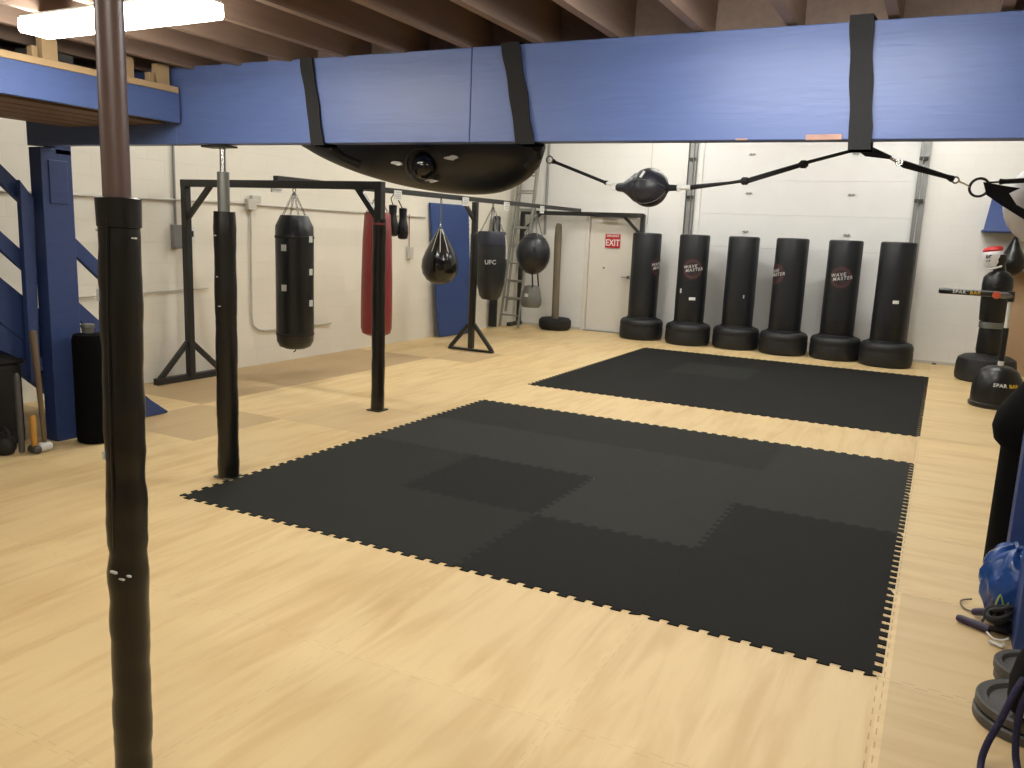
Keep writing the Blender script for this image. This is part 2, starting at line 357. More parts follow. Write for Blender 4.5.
# ------------------------------------------------------------------ lamps
def fixture(loc, m, label, L=1.16, rot=0):
    t = thing('ceiling_lamp', label, 'lamp', loc, (0, 0, rot))
    P('housing', MB().box((0, 0, .068), (L, .15, .014)), 'housing', t, .003)
    rings = []
    for x in (-L / 2, L / 2):
        rings.append([Vector((x, -.078, .060)), Vector((x, -.080, .012)), Vector((x, -.070, .0)), Vector((x, .070, .0)), Vector((x, .080, .012)), Vector((x, .078, .060))])
    P('diffuser', MB().ring_sweep(rings), m, t)
    return t
fixture((-3.30, 2.51, 2.445), 'lamp_front', 'lit white wrap-around fluorescent lamp under the joists behind the brown pipe', 1.12)
fixture((-.60, 2.69, 2.445), 'lamp_bright', 'lit fluorescent lamp under the joists above the right part of the blue beam', 1.14)
fixture((-.6, .3, 2.445), 'lamp_front', 'lit fluorescent lamp under the joists above the camera', 1.14)
fixture((-3.3, .3, 2.445), 'lamp_front', 'lit fluorescent lamp under the joists left of the camera', 1.14)
for x, y, w in ((-4.9, 5.4, 'left front'), (-1.2, 6.2, 'right front'), (-4.6, 9.2, 'left middle'), (-1.2, 9.2, 'right middle'), (-4.0, 11.6, 'left rear'), (-.2, 11.6, 'right rear')):
    f = fixture((x, y, 4.28), 'lamp_back', 'lit fluorescent lamp on the high ceiling, %s' % w, 1.14)

# ------------------------------------------------------------------ black puzzle mats
def wiggle(L, n=11, d=.016):
    """points (t, offset) of a dovetailed seam of length L"""
    p = L / n; out = [(0, 0)]
    for k in range(n):
        c = k * p
        if k: out.append((c + p * .02, 0))
        out += [(c + p * .04, d), (c + p * .54, d), (c + p * .46, -d), (c + p * 1.04, -d)]
    out = [q for q in out if q[0] <= L * .995]
    out.append((L, 0)); return out
def puzzle_tile(x0, y0, sx, sy, z0, z1):
    wx, wy = wiggle(sx), wiggle(sy)
    g = .0012
    poly = [(x0 + t, y0 + o) for t, o in wx[:-1]] + [(x0 + sx - o, y0 + t) for t, o in wy[:-1]]
    poly += [(x0 + t, y0 + sy + o) for t, o in reversed(wx[1:])] + [(x0 - o, y0 + t) for t, o in reversed(wy[1:])]
    cx, cy = x0 + sx / 2, y0 + sy / 2
    return [(cx + (x - cx) * (1 - g), cy + (y - cy) * (1 - g)) for x, y in poly]
def puzzle_mat(label, x0, x1, y0, y1, shade):
    t = thing('puzzle_floor_mat', label, 'floor mat', ((x0 + x1) / 2, (y0 + y1) / 2, 0))
    sx, sy = (x1 - x0) / 4, (y1 - y0) / 4
    for j in range(4):
        for i in range(4):
            poly = puzzle_tile(x0 + i * sx, y0 + j * sy, sx, sy, 0, .006)
            W('mat_tile', MB().prism(poly, .0005, .0055), {'l': 'tile_sheen_light', 'm': 'tile_sheen_mid', 'd': 'tile_sheen_dark'}[shade[j][i]], t)
puzzle_mat('large black interlocking foam mat nearest the camera, four tiles by four', -3.90, -.045, 3.27, 6.935, ['mmdd', 'mdld', 'llll', 'mmml'])
puzzle_mat('black interlocking foam mat in front of the row of standing bags', -3.93, -.035, 8.0, 12.0, ['dddd', 'dddd', 'dmdd', 'dddd'])

# ------------------------------------------------------------------ the blue beam, header, posts
BY0, BY1, BZ0, BZ1 = 3.63, 3.72, 2.072, 2.52
beam = thing('ceiling_beam', 'long blue painted timber beam carrying the joists across the hall', 'beam', (-2, 3.75, BZ0))
bm_ = MB()
for a, b in ((-5.75, -4.26), (-4.26, -2.175), (-2.172, 2.6)): bm_.box(((a + b) / 2, (BY0 + BY1) / 2, (BZ0 + BZ1) / 2), (b - a, BY1 - BY0, BZ1 - BZ0))
for v in bm_.bm.verts: v.co.z -= .008 * (v.co.x + 2)
W('beam_body', bm_, 'blue', beam, .004)
W('worn_edge', MB().box((-.50, BY0 - .001, BZ0 - .002), (.14, .006, .022)).box((-.83, BY0 - .001, BZ0 - .006), (.05, .006, .008)), 'worn', beam, .002, 'bare wood where the blue paint is scraped off')
hd = thing('edge_board', 'blue header board with pale timber top edge beside the stair opening', 'board', (-4.22, 1.5, 2.2))
W('board', MB().box((-4.22, 1.3, 2.295), (.04, 4.62, .17)), 'blue', hd, .003)
W('top_plate', MB().box((-4.265, 1.3, 2.40), (.12, 4.62, .036)), 'pale_timber', hd, .003)
for i, y in enumerate((2.84, 3.30, 3.545)):
    t = tag(W('timber_stud', MB().box((-4.28, y, 2.479), (.05, .085, .12)).box((-4.28, y - .08, 2.45), (.045, .03, .06)), 'pale_timber', None, .002),
            ['short pale timber stud on the header, leftmost below the lamp', 'short pale timber stud on the header just right of the brown pipe', 'short pale timber stud on the header nearest the blue beam'][i], 'stud')
# landing of the stairs and its brown underside
ld = thing('stair_landing', 'stained timber landing under the left joists, brown boards seen from below', 'landing', (-4.8, 1.5, 2.2))
W('landing_deck', MB().box((-4.84, 1.3, 2.365), (1.0, 4.6, .03)), 'deck', ld)
for k in range(5): W('underside_board', MB().box((-4.41 - .19 * k, 1.3, 2.225), (.16, 4.6, .035)), 'brown_board', ld, .004)
tag(W('storage_box', MB().box((-4.62, 3.05, 2.47), (.2, .22, .14)), 'grey', None, .01), 'small grey box on the landing below the lamp', 'box')

# blue column under the left end of the beam
c_ = thing('beam_column', 'blue painted timber column under the left end of the beam beside the stairs', 'column', (-5.5, 3.75, 0))
W('column_shaft', MB().box((-5.66, 3.735, 1.045), (.13, .23, 2.09)), 'navy', c_, .006)
W('column_cap', MB().box((-5.66, 3.79, 2.15), (.13, .12, .2)), 'navy', c_, .004)
W('side_plank', MB().box((-5.745, 3.79, 1.045), (.04, .10, 2.09)), 'navy', c_, .004)
W('cover_plate', MB().box((-5.593, 3.74, 1.86), (.012, .14, .3)), 'navy', c_, .01)
# blue column at the right end
c_ = thing('beam_column', 'blue painted timber column at the right edge behind the weight plates', 'column', (.6, 3.9, 0))
W('column_shaft', MB().box((.575, 3.89, 1.03), (.27, .19, 2.06)), 'navy', c_, .006)
tag(W('timber_post', MB().box((.50, 4.40, .80), (.16, .13, 1.6)), 'navy', None, .005), 'blue post behind the plastic bag at the right edge', 'post')
W('beam_seat', MB().box((.575, 3.84, 2.055), (.3, .34, .014)), 'steel', c_)

# jack posts
p1 = thing('steel_jack_post', 'nearest post, brown steel pipe above a black plastic wrap', 'post', (-1.765, 1.3, 0))
def xl(z): return -1.766 + (z - .179) * (-1.727 + 1.766) / (1.671 - .179) if z < 1.7 else -1.726 - (z - 1.7) * .003
W('pipe', MB().tube([(xl(1.5), 1.3, 1.5), (xl(2.52), 1.3, 2.52)], .031, 32), 'bronze', p1)
W('base_plate', MB().box((-1.77, 1.3, .006), (.2, .2, .012)), 'steel', p1)
random.seed(3)
pts, rr = [], []
for i in range(64):
    z = .012 + i * (1.655 / 63); pts.append((xl(z) + .0015 * math.sin(i * 1.3), 1.3, z)); rr.append(.0468 + .0013 * math.sin(z * 23) + random.uniform(-.0012, .0012) + (.004 if abs(z - .74) < .03 else 0) - (.003 if abs(z - .80) < .02 else 0))
w1 = W('wrap', MB().tube(pts, rr, 28), 'wrap', p1)
W('wrap_top_flap', MB().lathe([(.034, 1.60), (.049, 1.61), (.0505, 1.675), (.046, 1.677), (.036, 1.64)], (xl(1.66), 1.3, 0), 28), 'wrap', p1)
W('wrap_fold', MB().tube([(xl(1.62) + .020, 1.256, 1.63), (xl(1.4) + .015, 1.253, 1.4), (xl(1.0) + .012, 1.2535, 1.0), (xl(.82) + .010, 1.2535, .82)], .003, 8), 'wrap', p1)
for (a, z, w, h) in ((.01, .762, .022, .006), (.04, .752, .016, .005), (.028, .745, .02, .004), (.05, 1.585, .02, .004), (-.045, 1.6, .014, .006), (-.02, 1.45, .004, .03), (-.016, 1.06, .006, .02)): W('tape_scuff', MB().box((xl(z) + a, 1.3 - math.sqrt(max(.0495 ** 2 - a * a, 0)) - .001, z), (w, .006, h)), 'tape', w1, .001)
p2 = thing('steel_jack_post', 'middle post under the blue beam, grey steel screw jack above black wrap', 'post', (-3.965, 3.70, 0))
W('base_plate', MB().box((-3.965, 3.70, .012), (.125, .125, .01)), 'steel', p2)
pts, rr = [], []
for i in range(50):
    z = .015 + i * (1.68 / 49); pts.append((-3.957 + .008 * z, 3.70, z)); rr.append(.066 + .002 * math.sin(z * 17) + random.uniform(-.001, .001))
w2 = W('wrap', MB().tube(pts, rr, 26), 'wrap', p2)
W('outer_tube', MB().tube([(-3.948, 3.70, 1.5), (-3.948, 3.70, 1.93)], .036, 24), 'steel', p2)
W('screw', MB().tube([(-3.948, 3.70, 1.9), (-3.948, 3.70, 2.07)], .019, 20), 'chrome', p2)
W('head_plate', MB().box((-3.948, 3.675, 2.076), (.2, .10, .012)), 'rack', p2, .002)
for a, z, w in ((-3.955, 1.55, .018), (-3.948, 1.3, .014), (-3.935, 1.12, .02)): W('tape_scuff', MB().box((a, 3.635, z), (w, .006, .007)), 'tape', w2, .001)

# ------------------------------------------------------------------ stairs at the left
st = thing('staircase', 'navy blue timber staircase with slanted rails behind the blue column', 'staircase', (-6.1, 3.6, 0))
def sl(y): return (4.57 - y) * .942
for x in (-5.80, -6.55):
    W('stringer', MB().solid([(x, 4.72, .006), (x, 4.30, .006), (x, 2.05, 2.12), (x, 2.05, sl(2.05) + .02), (x, 4.56, .14), (x, 4.72, .02)], (.045, 0, 0)), 'navy', st, .003)
for k in range(10):
    z = .2 * (k + 1); y = 4.57 - z / .942 - .02
    W('tread', MB().box((-6.155, y, z - .02), (.70, .24, .035)), 'navy', st, .004)
for dz, nm in ((.62, 'handrail'), (.18, 'mid_rail')):
    y0, y1 = 2.1, 4.35; o = .19 if nm == 'handrail' else .17
    z = lambda y: (1.79 if nm == 'handrail' else 1.315) + (3.52 - y) * .942
    W(nm, MB().bar((-5.735, y0, z(y0)), (-5.735, y1, z(y1)), .04, .10, (0, 1, 1)), 'navy', st, .004)
W('newel_post', MB().box((-5.69, 4.36, .60), (.05, .09, 1.19)), 'navy', st, .004)
W('newel_post', MB().solid([(-5.70, 3.49, .45), (-5.70, 3.56, .45), (-5.70, 3.59, 1.74), (-5.70, 3.50, 1.86)], (.05, 0, 0)), 'navy', st, .004)
W('brace_board', MB().solid([(-5.80, 3.25, .75), (-5.80, 3.60, .55), (-5.80, 3.60, .90), (-5.80, 3.25, 1.22)], (.03, 0, 0)), 'navy', st, .003)

# clutter under the stairs, its black bins enlarged to deepen the darkness there
tag(W('storage_bin', MB().box((-5.90, 3.02, .29), (.28, .95, .58)).box((-5.90, 3.02, .60), (.30, .99, .04)), 'dark', None, .02), 'black storage bin under the stairs at the left edge', 'bin')
tag(W('storage_bin', MB().box((-6.30, 2.95, .33), (.40, 1.1, .66)).box((-6.30, 2.95, .67), (.42, 1.14, .04)), 'dark', None, .02), 'taller black bin under the stairs behind the front bin', 'bin')
tag(W('equipment_sack', MB().lathe([(.05, .624), (.13, .63), (.16, .70), (.15, .80), (.10, .88), (.04, .90)], (-5.92, 3.05, 0), 20, 'Z', 1, 2.3), 'dark', None, .0), 'slumped black sack on the bins under the stairs', 'sack')
tag(W('under_stair_shade', MB().solid([(-6.62, 2.3, .05), (-6.62, 3.95, .05), (-6.62, 3.95, .45), (-6.62, 2.3, 1.75)], (.03, 0, 0)), 'dark', None, .0), 'added black sheet standing in for shade under the stairs at the far side', 'sheet')  # sheet added so the space below the treads reads as deep shade
tag(W('cardboard_sheet', MB().box((-5.66, 3.16, .25), (.04, .15, .49), (0, -.06, 0)), 'box', None, .004), 'narrow brown board standing by the black bin', 'board')
tag(W('metal_bar', MB().tube([(-5.47, 3.28, .02), (-5.475, 3.28, .55), (-5.475, 3.28, .57)], [.020, .020, .012], 14), 'plate'), 'grey metal bar upright between brown board and sledgehammer', 'bar')
sh = thing('sledgehammer', 'long-handled sledgehammer leaning left of the blue column, pale head on the floor', 'hammer', (-5.41, 3.40, 0))
W('handle', MB().tube([(-5.42, 3.41, .07), (-5.44, 3.41, .45), (-5.471, 3.41, .83), (-5.472, 3.41, .85)], [.014, .018, .025, .018], 16), 'woodhandle', sh)
W('head', MB().lathe([(.02, -.045), (.032, -.04), (.036, -.02), (.033, 0), (.036, .02), (.032, .04), (.02, .045)], (-5.42, 3.41, .038), 20, 'Y'), 'tape', sh)
ml = thing('mallet', 'short yellow-handled mallet standing head down left of the sledgehammer', 'mallet', (-5.42, 3.34, 0))
W('handle', MB().tube([(-5.43, 3.345, .05), (-5.432, 3.345, .26), (-5.432, 3.345, .275)], [.018, .021, .013], 14), 'yhandle', ml)
W('head', MB().lathe([(.02, -.045), (.028, -.04), (.030, .0), (.028, .04), (.02, .045)], (-5.43, 3.345, .031), 18, 'X'), 'plate', ml)
kb = thing('kettlebell', 'black iron weight lying in the dark under the stairs', 'weight', (-5.58, 3.24, 0))
W('bell', MB().lathe([(.03, 0), (.05, .01), (.065, .04), (.07, .07), (.055, .115), (.03, .135)], (-5.555, 3.22, .0), 24), 'rubber', kb)
W('handle', MB().tube([(-5.605, 3.22, .105), (-5.605, 3.22, .165), (-5.555, 3.22, .19), (-5.505, 3.22, .165), (-5.505, 3.22, .105)], .011, 10), 'rubber', kb)
# standing black cylinder by the column
cy = thing('slam_tube', 'tall black cylindrical bag standing on the floor right of the blue column', 'bag', (-5.41, 3.80, 0))
W('body', MB().lathe([(.10, 0), (.125, .01), (.13, .05), (.128, .45), (.13, .76), (.118, .795), (.05, .805)], (-5.41, 3.80, 0), 36), 'pitch', cy)
W('cap', MB().lathe([(.04, .80), (.042, .84), (.048, .845), (.048, .865), (.04, .87), (.02, .868)], (-5.43, 3.79, 0), 24), 'steel', cy)

# ------------------------------------------------------------------ bag rack
rk = thing('bag_rack', 'black steel rack frame along the left wall that carries the hanging bags', 'rack', (-5.75, 9.5, 0))
def rbar(nm, p0, p1, w=.07, h=.07, lab=None): return W(nm, MB().bar(p0, p1, w, h), 'rack', rk, .004, lab)
rbar('end_rail', (-6.86, 5.90, 2.0), (-4.40, 5.92, 2.0))
rbar('end_rail', (-6.88, 13.40, 2.03), (-4.58, 13.40, 2.03))
rbar('long_rail', (-5.76, 6.04, 2.06), (-5.76, 13.44, 2.09), .055, .06)
for p in (((-6.82, 5.90), 1.97), ((-4.435, 5.92), 2.0), ((-5.74, 9.80), 2.04), ((-6.85, 13.40), 2.0), ((-4.60, 13.44), 2.05)):
    (x, y), h = p
    rbar('upright', (x, y, .04 if y != 5.92 else .012), (x, y, h))
rbar('corner_brace', (-6.80, 5.90, 1.66), (-6.47, 5.90, 1.98), .04, .05)
rbar('corner_brace', (-4.44, 5.92, 1.70), (-4.68, 5.92, 1.98), .04, .05)
rbar('corner_brace', (-5.75, 9.79, 1.80), (-5.75, 9.50, 2.05), .04, .05)
rbar('corner_brace', (-6.83, 13.40, 1.70), (-6.50, 13.40, 2.01), .04, .05)
rbar('corner_brace', (-4.62, 13.42, 1.72), (-4.93, 13.42, 2.01), .04, .05)
rbar('foot', (-6.84, 5.48, .03), (-6.84, 6.36, .03)); rbar('foot_brace', (-6.84, 5.53, .05), (-6.83, 5.88, .40), .04, .05); rbar('foot_brace', (-6.84, 6.32, .05), (-6.83, 5.92, .40), .04, .05)
rbar('foot', (-6.10, 9.80, .02), (-5.38, 9.80, .02), .06, .03); rbar('foot_brace', (-6.08, 9.80, .03), (-5.76, 9.80, .40), .045, .05); rbar('foot_brace', (-5.40, 9.80, .03), (-5.72, 9.80, .40), .045, .05)
W('foot', MB().box((-4.435, 5.92, .006), (.14, .14, .012)), 'rack', rk); rbar('foot', (-6.85, 13.0, .03), (-6.85, 13.48, .03))
pts, rr = [], []
for i in range(44):
    z = .014 + i * (1.70 / 43); pts.append((-4.435 + .004 * math.sin(z * 4), 5.92, z)); rr.append(.060 + .0015 * math.sin(z * 20) + random.uniform(-.001, .001))
W('post_wrap', MB().tube(pts, rr, 24), 'wrap', rk, 0, 'black plastic wrap with a red tape band')
W('tape_band', MB().lathe([(.058, 1.66), (.0635, 1.665), (.0635, 1.68), (.058, 1.685)], (-4.435, 5.92, 0), 24), 'redprint', rk)
W('post_wrap', MB().tube([(-5.74, 9.80, .36), (-5.74, 9.80, 1.0), (-5.74, 9.80, 1.6), (-5.74, 9.80, 1.63)], [.052, .055, .054, .045], 20), 'wrap', rk)
# paper tags taped to the long rail
for (y, w, x, z, wh) in ((6.0, .15, -5.70, 1.985, 'above the square-patched black bag'), (7.95, .14, -5.70, 2.02, 'beside the wrapped front post'), (9.47, .15, -5.70, 2.03, 'left of the middle rack post'), (10.62, .16, -5.70, 2.03, 'above the tapered black bag'), (11.80, .13, -5.70, 2.03, 'above the round black bag')):
    tg = tag(W('paper_tag', MB().box((x, y, z), (.012, w, .11), (0, .04, 0)), 'white', None, .001), 'white paper tag on the long rack rail, %s' % wh, 'tag')
    ln = MB()
    for k in range(4): ln.box((x + .008, y, z + .035 - .022 * k), (.002, w * (.8 - .12 * (k % 2)), .005), (0, .04, 0))
    W('print', ln, 'grey', tg)

# ------------------------------------------------------------------ hanging bags
HX = -5.76
def hook_ring(t, y, z): W('hook', MB().torus((HX, y, z), .02, .005, (1, 0, 0), 16, 6).lathe([(.01, -.04), (.01, .0)], (HX, y, z + .05), 10), 'steel', t)
hb = thing('heavy_bag', 'black hanging heavy bag with square silver tape patches, nearest on the rack', 'punching bag', (HX, 6.30, .39))
y = 6.30
W('body', MB().lathe([(.02, .395), (.10, .40), (.155, .425), (.182, .48), (.187, .56), (.186, 1.0), (.188, 1.5), (.185, 1.62), (.135, 1.725), (.12, 1.728), (.115, 1.69)], (HX, y, 0), 40), 'vinyl', hb)
W('seam_bands', MB().lathe([(.186, .54), (.1895, .545), (.1895, .56), (.186, .565)], (HX, y, 0), 40).lathe([(.186, 1.50), (.1915, 1.505), (.1915, 1.525), (.186, 1.53)], (HX, y, 0), 40), 'fabric', hb)
ch = MB(); sp = MB()
for k in range(4):
    a = PI / 4 + k * PI / 2 + .3; q = (HX + .12 * math.cos(a), y + .12 * math.sin(a), 1.715)
    ch.chain(q, (HX, y, 1.955)); sp.bar((HX + .178 * math.cos(a), y + .178 * math.sin(a), 1.56), q, .045, .01, (math.cos(a), math.sin(a), .5))
W('chains', ch, 'steel', hb); W('straps', sp, 'fabric', hb, .002); hook_ring(hb, y, 1.97)
# direction from the bag to the camera side
def on_bag(cx, cy, r, ang, z): return (cx + r * math.cos(ang), cy + r * math.sin(ang), z)
tocam = math.atan2(-6.26, 5.76)
pt = MB()
for a, z in ((-.58, 1.41), (-.58, 1.02), (.95, 1.50), (.95, 1.18), (.95, .87)):
    q = on_bag(HX, y, .190, tocam + a, z); pt.box(q, (.006, .055, .062), (0, 0, tocam + a))
W('tape_patches', pt, 'tape', hb, .001)
W('tail_cord', MB().tube([(HX, y, .40), (HX + .005, y, .375), (HX - .015, y - .01, .36)], .006, 6), 'fabric', hb)

y = 7.65
rb = thing('heavy_bag', 'red hanging heavy bag behind the wrapped front rack post', 'punching bag', (HX, y, .41))
W('body', MB().lathe([(.03, .41), (.11, .415), (.16, .44), (.178, .50), (.180, .7), (.176, 1.1), (.165, 1.5), (.148, 1.79), (.13, 1.815), (.05, 1.81)], (HX, y, 0), 40), 'red', rb)
ch = MB()
for k in range(4):
    a = PI / 4 + k * PI / 2; ch.chain((HX + .12 * math.cos(a), y + .12 * math.sin(a), 1.81), (HX, y, 2.02))
W('chains', ch, 'steel', rb); hook_ring(rb, y, 2.01)
W('side_strap', MB().box((HX + .10, y - .125, 1.62), (.05, .05, .28), (0, 0, -.8)), 'fabric', rb, .006)

y = 8.975
tb = thing('teardrop_bag', 'glossy black teardrop bag hanging in front of the blue mat', 'punching bag', (HX, y, .95))
W('body', MB().lathe([(.02, .955), (.09, .965), (.165, 1.01), (.22, 1.09), (.238, 1.18), (.228, 1.27), (.19, 1.37), (.13, 1.48), (.075, 1.58), (.035, 1.66), (.02, 1.67)], (HX, y, 0), 40), 'vinyl_gloss', tb)
ch = MB().chain((HX, y, 1.66), (HX, y, 1.99), .018, .005)
W('chain', ch, 'steel', tb); hook_ring(tb, y, 2.01)
sp = MB(); tocam2 = math.atan2(-8.975, 5.76)
for a in (-.55, .0, .55):
    sp.tube([on_bag(HX, y, .03, tocam2 + a, 1.66), on_bag(HX, y, .085, tocam2 + a, 1.57), on_bag(HX, y, .142, tocam2 + a, 1.47), on_bag(HX, y, .198, tocam2 + a, 1.37)], .007, 6)
W('lacing', sp, 'chrome', tb)
W('hook_clip', MB().torus((HX, y, 1.70), .028, .008, (1, .4, 0), 14, 6), 'chrome', tb)

y = 10.33
ub = thing('uppercut_bag', 'black tapered bag with white letters hanging right of the middle rack post', 'punching bag', (HX, y, .69))
ubb = W('body', MB().lathe([(.03, .69), (.12, .70), (.155, .75), (.20, .92), (.226, 1.15), (.222, 1.35), (.205, 1.50), (.195, 1.63), (.18, 1.66), (.05, 1.655)], (HX, y, 0), 40), 'bag', ub)
W('top_skirt', MB().lathe([(.206, 1.47), (.214, 1.475), (.204, 1.635), (.19, 1.655), (.188, 1.64)], (HX, y, 0), 40), 'navy_dark', ub, 0, 'dark navy band around the top')
ch = MB()
for k in range(4):
    a = PI / 4 + k * PI / 2; ch.chain((HX + .17 * math.cos(a), y + .17 * math.sin(a), 1.655), (HX, y, 2.0), .014, .004)
W('chains', ch, 'steel', ub); hook_ring(ub, y, 2.01)
tc3 = math.atan2(-y, 5.76)
def cyl_map(cx, cy, r, a0, zc, slope=0, roll=0):
    cr, sr = math.cos(roll), math.sin(roll)
    def fn(u, v, w):
        u, v = u * cr - v * sr, u * sr + v * cr
        a = a0 + u / r; return (cx + (r + w) * math.cos(a), cy + (r + w) * math.sin(a), zc + v)
    return fn
W('lettering', text_mb('UFC', .085, .006, cyl_map(HX, y, .231, tc3 - .05, 1.23, 0, .04), 1.05), 'greyprint', ubb)
W('side_tag', MB().tube([on_bag(HX, y, .205, tc3 + 1.15, 1.62), on_bag(HX, y, .225, tc3 + 1.2, 1.45), on_bag(HX, y, .23, tc3 + 1.2, 1.28)], .012, 6), 'tape', ub)

y = 11.68
wb_ = thing('round_bag', 'round black body bag hanging near the ladder', 'punching bag', (HX, y, 1.02))
prof = [(.02 if k in (0, 18) else .268 * math.sin(PI * k / 18), 1.345 - .325 * math.cos(PI * k / 18)) for k in range(19)]
W('body', MB().lathe(prof, (HX, y, 0), 40), 'bag', wb_)
W('seams', MB().torus((HX, y, 1.58), .192, .004, (0, 0, 1), 40, 6).tube([(HX + .27 * math.cos(-1.0) * math.sin(a), y + .27 * math.sin(-1.0) * math.sin(a), 1.345 + .327 * math.cos(a)) for a in [PI * i / 24 for i in range(1, 24)]], .003, 6), 'fabric', wb_)
ch = MB()
for k in range(4):
    a = PI / 4 + k * PI / 2; ch.chain((HX + .14 * math.cos(a), y + .14 * math.sin(a), 1.62), (HX, y, 2.02), .014, .004)
W('chains', ch, 'steel', wb_); hook_ring(wb_, y, 2.02)
W('logo_patch', MB().box(on_bag(HX, y, .262, math.atan2(-y, 5.76) + .05, 1.42), (.006, .04, .07), (0, 0, math.atan2(-y, 5.76))), 'rubber', wb_, .001)
# grey weight bag below the round one
gw = thing('counterweight_bag', 'small grey sand bag hanging below the round black bag', 'bag', (HX, y, .5))
W('body', MB().lathe([(.05, .50), (.13, .505), (.16, .54), (.165, .62), (.145, .74), (.11, .84), (.05, .85)], (HX, y, 0), 28), 'grey', gw, 0)
W('straps', MB().bar((HX + .06, y - .09, .82), (HX + .05, y - .11, 1.06), .03, .012).bar((HX + .06, y + .12, .82), (HX + .03, y + .12, 1.06), .03, .012), 'fabric', gw)
W('label_patch', MB().box(on_bag(HX, y, .163, math.atan2(-y, 5.76) - .5, .70), (.006, .06, .05), (0, 0, math.atan2(-y, 5.76) - .5)), 'tape', gw)
# gloves hung on the rail beside the post
hg = thing('glove_pair', 'black boxing gloves hanging from the rack rail beside the red bag', 'gloves', (HX, 7.95, 1.5))
for dx, dy, dz in ((0, 0, 0), (.05, .13, -.03)):
    W('glove', MB().lathe([(.02, 1.55), (.05, 1.56), (.062, 1.62), (.058, 1.70), (.045, 1.76), (.04, 1.80), (.045, 1.90), (.03, 1.91)], (HX + .06 + dx, 7.86 + dy, dz), 18, 'Z', 1, 1.2), 'vinyl', hg)
W('cord', MB().tube([(HX + .06, 7.86, 1.90), (HX + .03, 7.86, 1.98), (HX + .04, 7.9, 2.03)], .006, 6).tube([(HX + .11, 7.99, 1.86), (HX + .04, 7.96, 2.0)], .006, 6), 'fabric', hg)

# ------------------------------------------------------------------ row of freestanding bags
def free_bag():
    t = thing('freestanding_bag', '', 'punching bag', (0, 0, 0))
    P('base', MB().lathe([(.02, 0), (.31, 0), (.34, .012), (.352, .04), (.357, .10), (.356, .20), (.350, .222), (.357, .24), (.352, .29), (.33, .325), (.285, .343), (.25, .345), (.10, .345)], n=56), 'base', t)
    P('collar', MB().lathe([(.20, .335), (.252, .337), (.256, .35), (.25, .365), (.235, .37)], n=48), 'base', t)
    bg = P('bag', MB().lathe([(.10, .345), (.225, .348), (.236, .37), (.238, .70), (.236, 1.2), (.236, 1.715), (.228, 1.738), (.21, 1.745), (.05, 1.748)], n=56), 'bag', t)
    P('seam', MB().torus((0, 0, .56), .2375, .0022, n=48, m=5).torus((0, 0, 1.70), .2365, .002, n=48, m=5).tube([(-.06, .2295, .40), (-.06, .2295, 1.70)], .0022, 5), 'fabric', bg)
    return t
pos = [(-4.40, 13.14, 1.02, 'standing black bag at the left end of the row beside the exit door'), (-3.57, 13.02, -.02, 'second standing black bag from the left, faint logo and two white patches'),
       (-2.815, 13.10, None, 'third standing black bag from the left, no logo, one small white patch'), (-2.07, 12.99, -1.0, 'fourth standing black bag from the left, logo turned to its left side'),
       (-1.32, 12.99, -.12, 'fifth standing black bag from the left, logo with bright red ring'), (-.61, 12.80, None, 'plain standing black bag at the right end of the row, one white patch')]
proto = free_bag(); bags = []
for i, (x, y, la, lab) in enumerate(pos):
    o = proto if i == 0 else copy_tree(proto)
    bags.append((o, x, y, la, lab))
tilts = [(0, -.008), (0, -.004), (.0, .0), (0, .004), (0, .008), (0, .004)]
for (o, x, y, la, lab), tl in zip(bags, tilts):
    o.location = (x, y, 0.0); o['label'] = lab; o['group'] = 'row of freestanding punching bags'
    tc_ = math.atan2(-y, -x)
    if la is not None:
        fn = cyl_map(0, 0, .2385, tc_ + la, 1.24, 0, .13)
        rs = []
        rg = MB()
        for (ra, rb2) in ((.105, .155),):
            n = 40
            for k in range(n):
                if k % 20 == 19: continue
                a0, a1 = 2 * PI * k / n, 2 * PI * (k + 1) / n
                pts = [Vector(fn(r_ * math.cos(a), r_ * math.sin(a) - .03, .0)) for r_, a in ((ra, a0), (rb2, a0), (rb2, a1), (ra, a1))]
                f0 = [rg.bm.verts.new(p) for p in pts]; rg.bm.faces.new(f0)
            for rr_ in (.03, .085):
                for k in range(n):
                    if (k // 5) % 2: continue
                    a0, a1 = 2 * PI * k / n, 2 * PI * (k + 1) / n
                    pts = [Vector(fn(r_ * math.cos(a), r_ * math.sin(a) - .03, .0)) for r_, a in ((rr_ - .02, a0), (rr_, a0), (rr_, a1), (rr_ - .02, a1))]
                    rg.bm.faces.new([rg.bm.verts.new(p) for p in pts])
        bright = i == 4
        body_ = [c for c in o.children if c.name.split('.')[0] == 'bag'][0]
        P('ring_print', rg, 'redprint' if bright else 'dimprint', body_)
        P('lettering', text_mb('WAVE', .066, .003, cyl_map(0, 0, .2395, tc_ + la - .16, 1.245, 0, .16), 1.25, .25), 'greyprint', body_)
        P('lettering', text_mb('MASTER', .066, .003, cyl_map(0, 0, .2395, tc_ + la + .12, 1.198, 0, .16), 1.25, .25), 'greyprint', body_)
def patch(i, da, z, w, h):
    o, x, y = bags[i][0], bags[i][1], bags[i][2]; a = math.atan2(-y, -x) + da
    P('tape_patch', MB().box((.239 * math.cos(a), .239 * math.sin(a), z), (.005, w, h), (0, 0, a)), 'white', [c for c in o.children if c.name.split('.')[0] == 'bag'][0], .001)
patch(1, -.72, .86, .03, .07); patch(1, .12, .745, .10, .045); patch(2, .28, .83, .02, .05); patch(5, .2, .92, .08, .045)

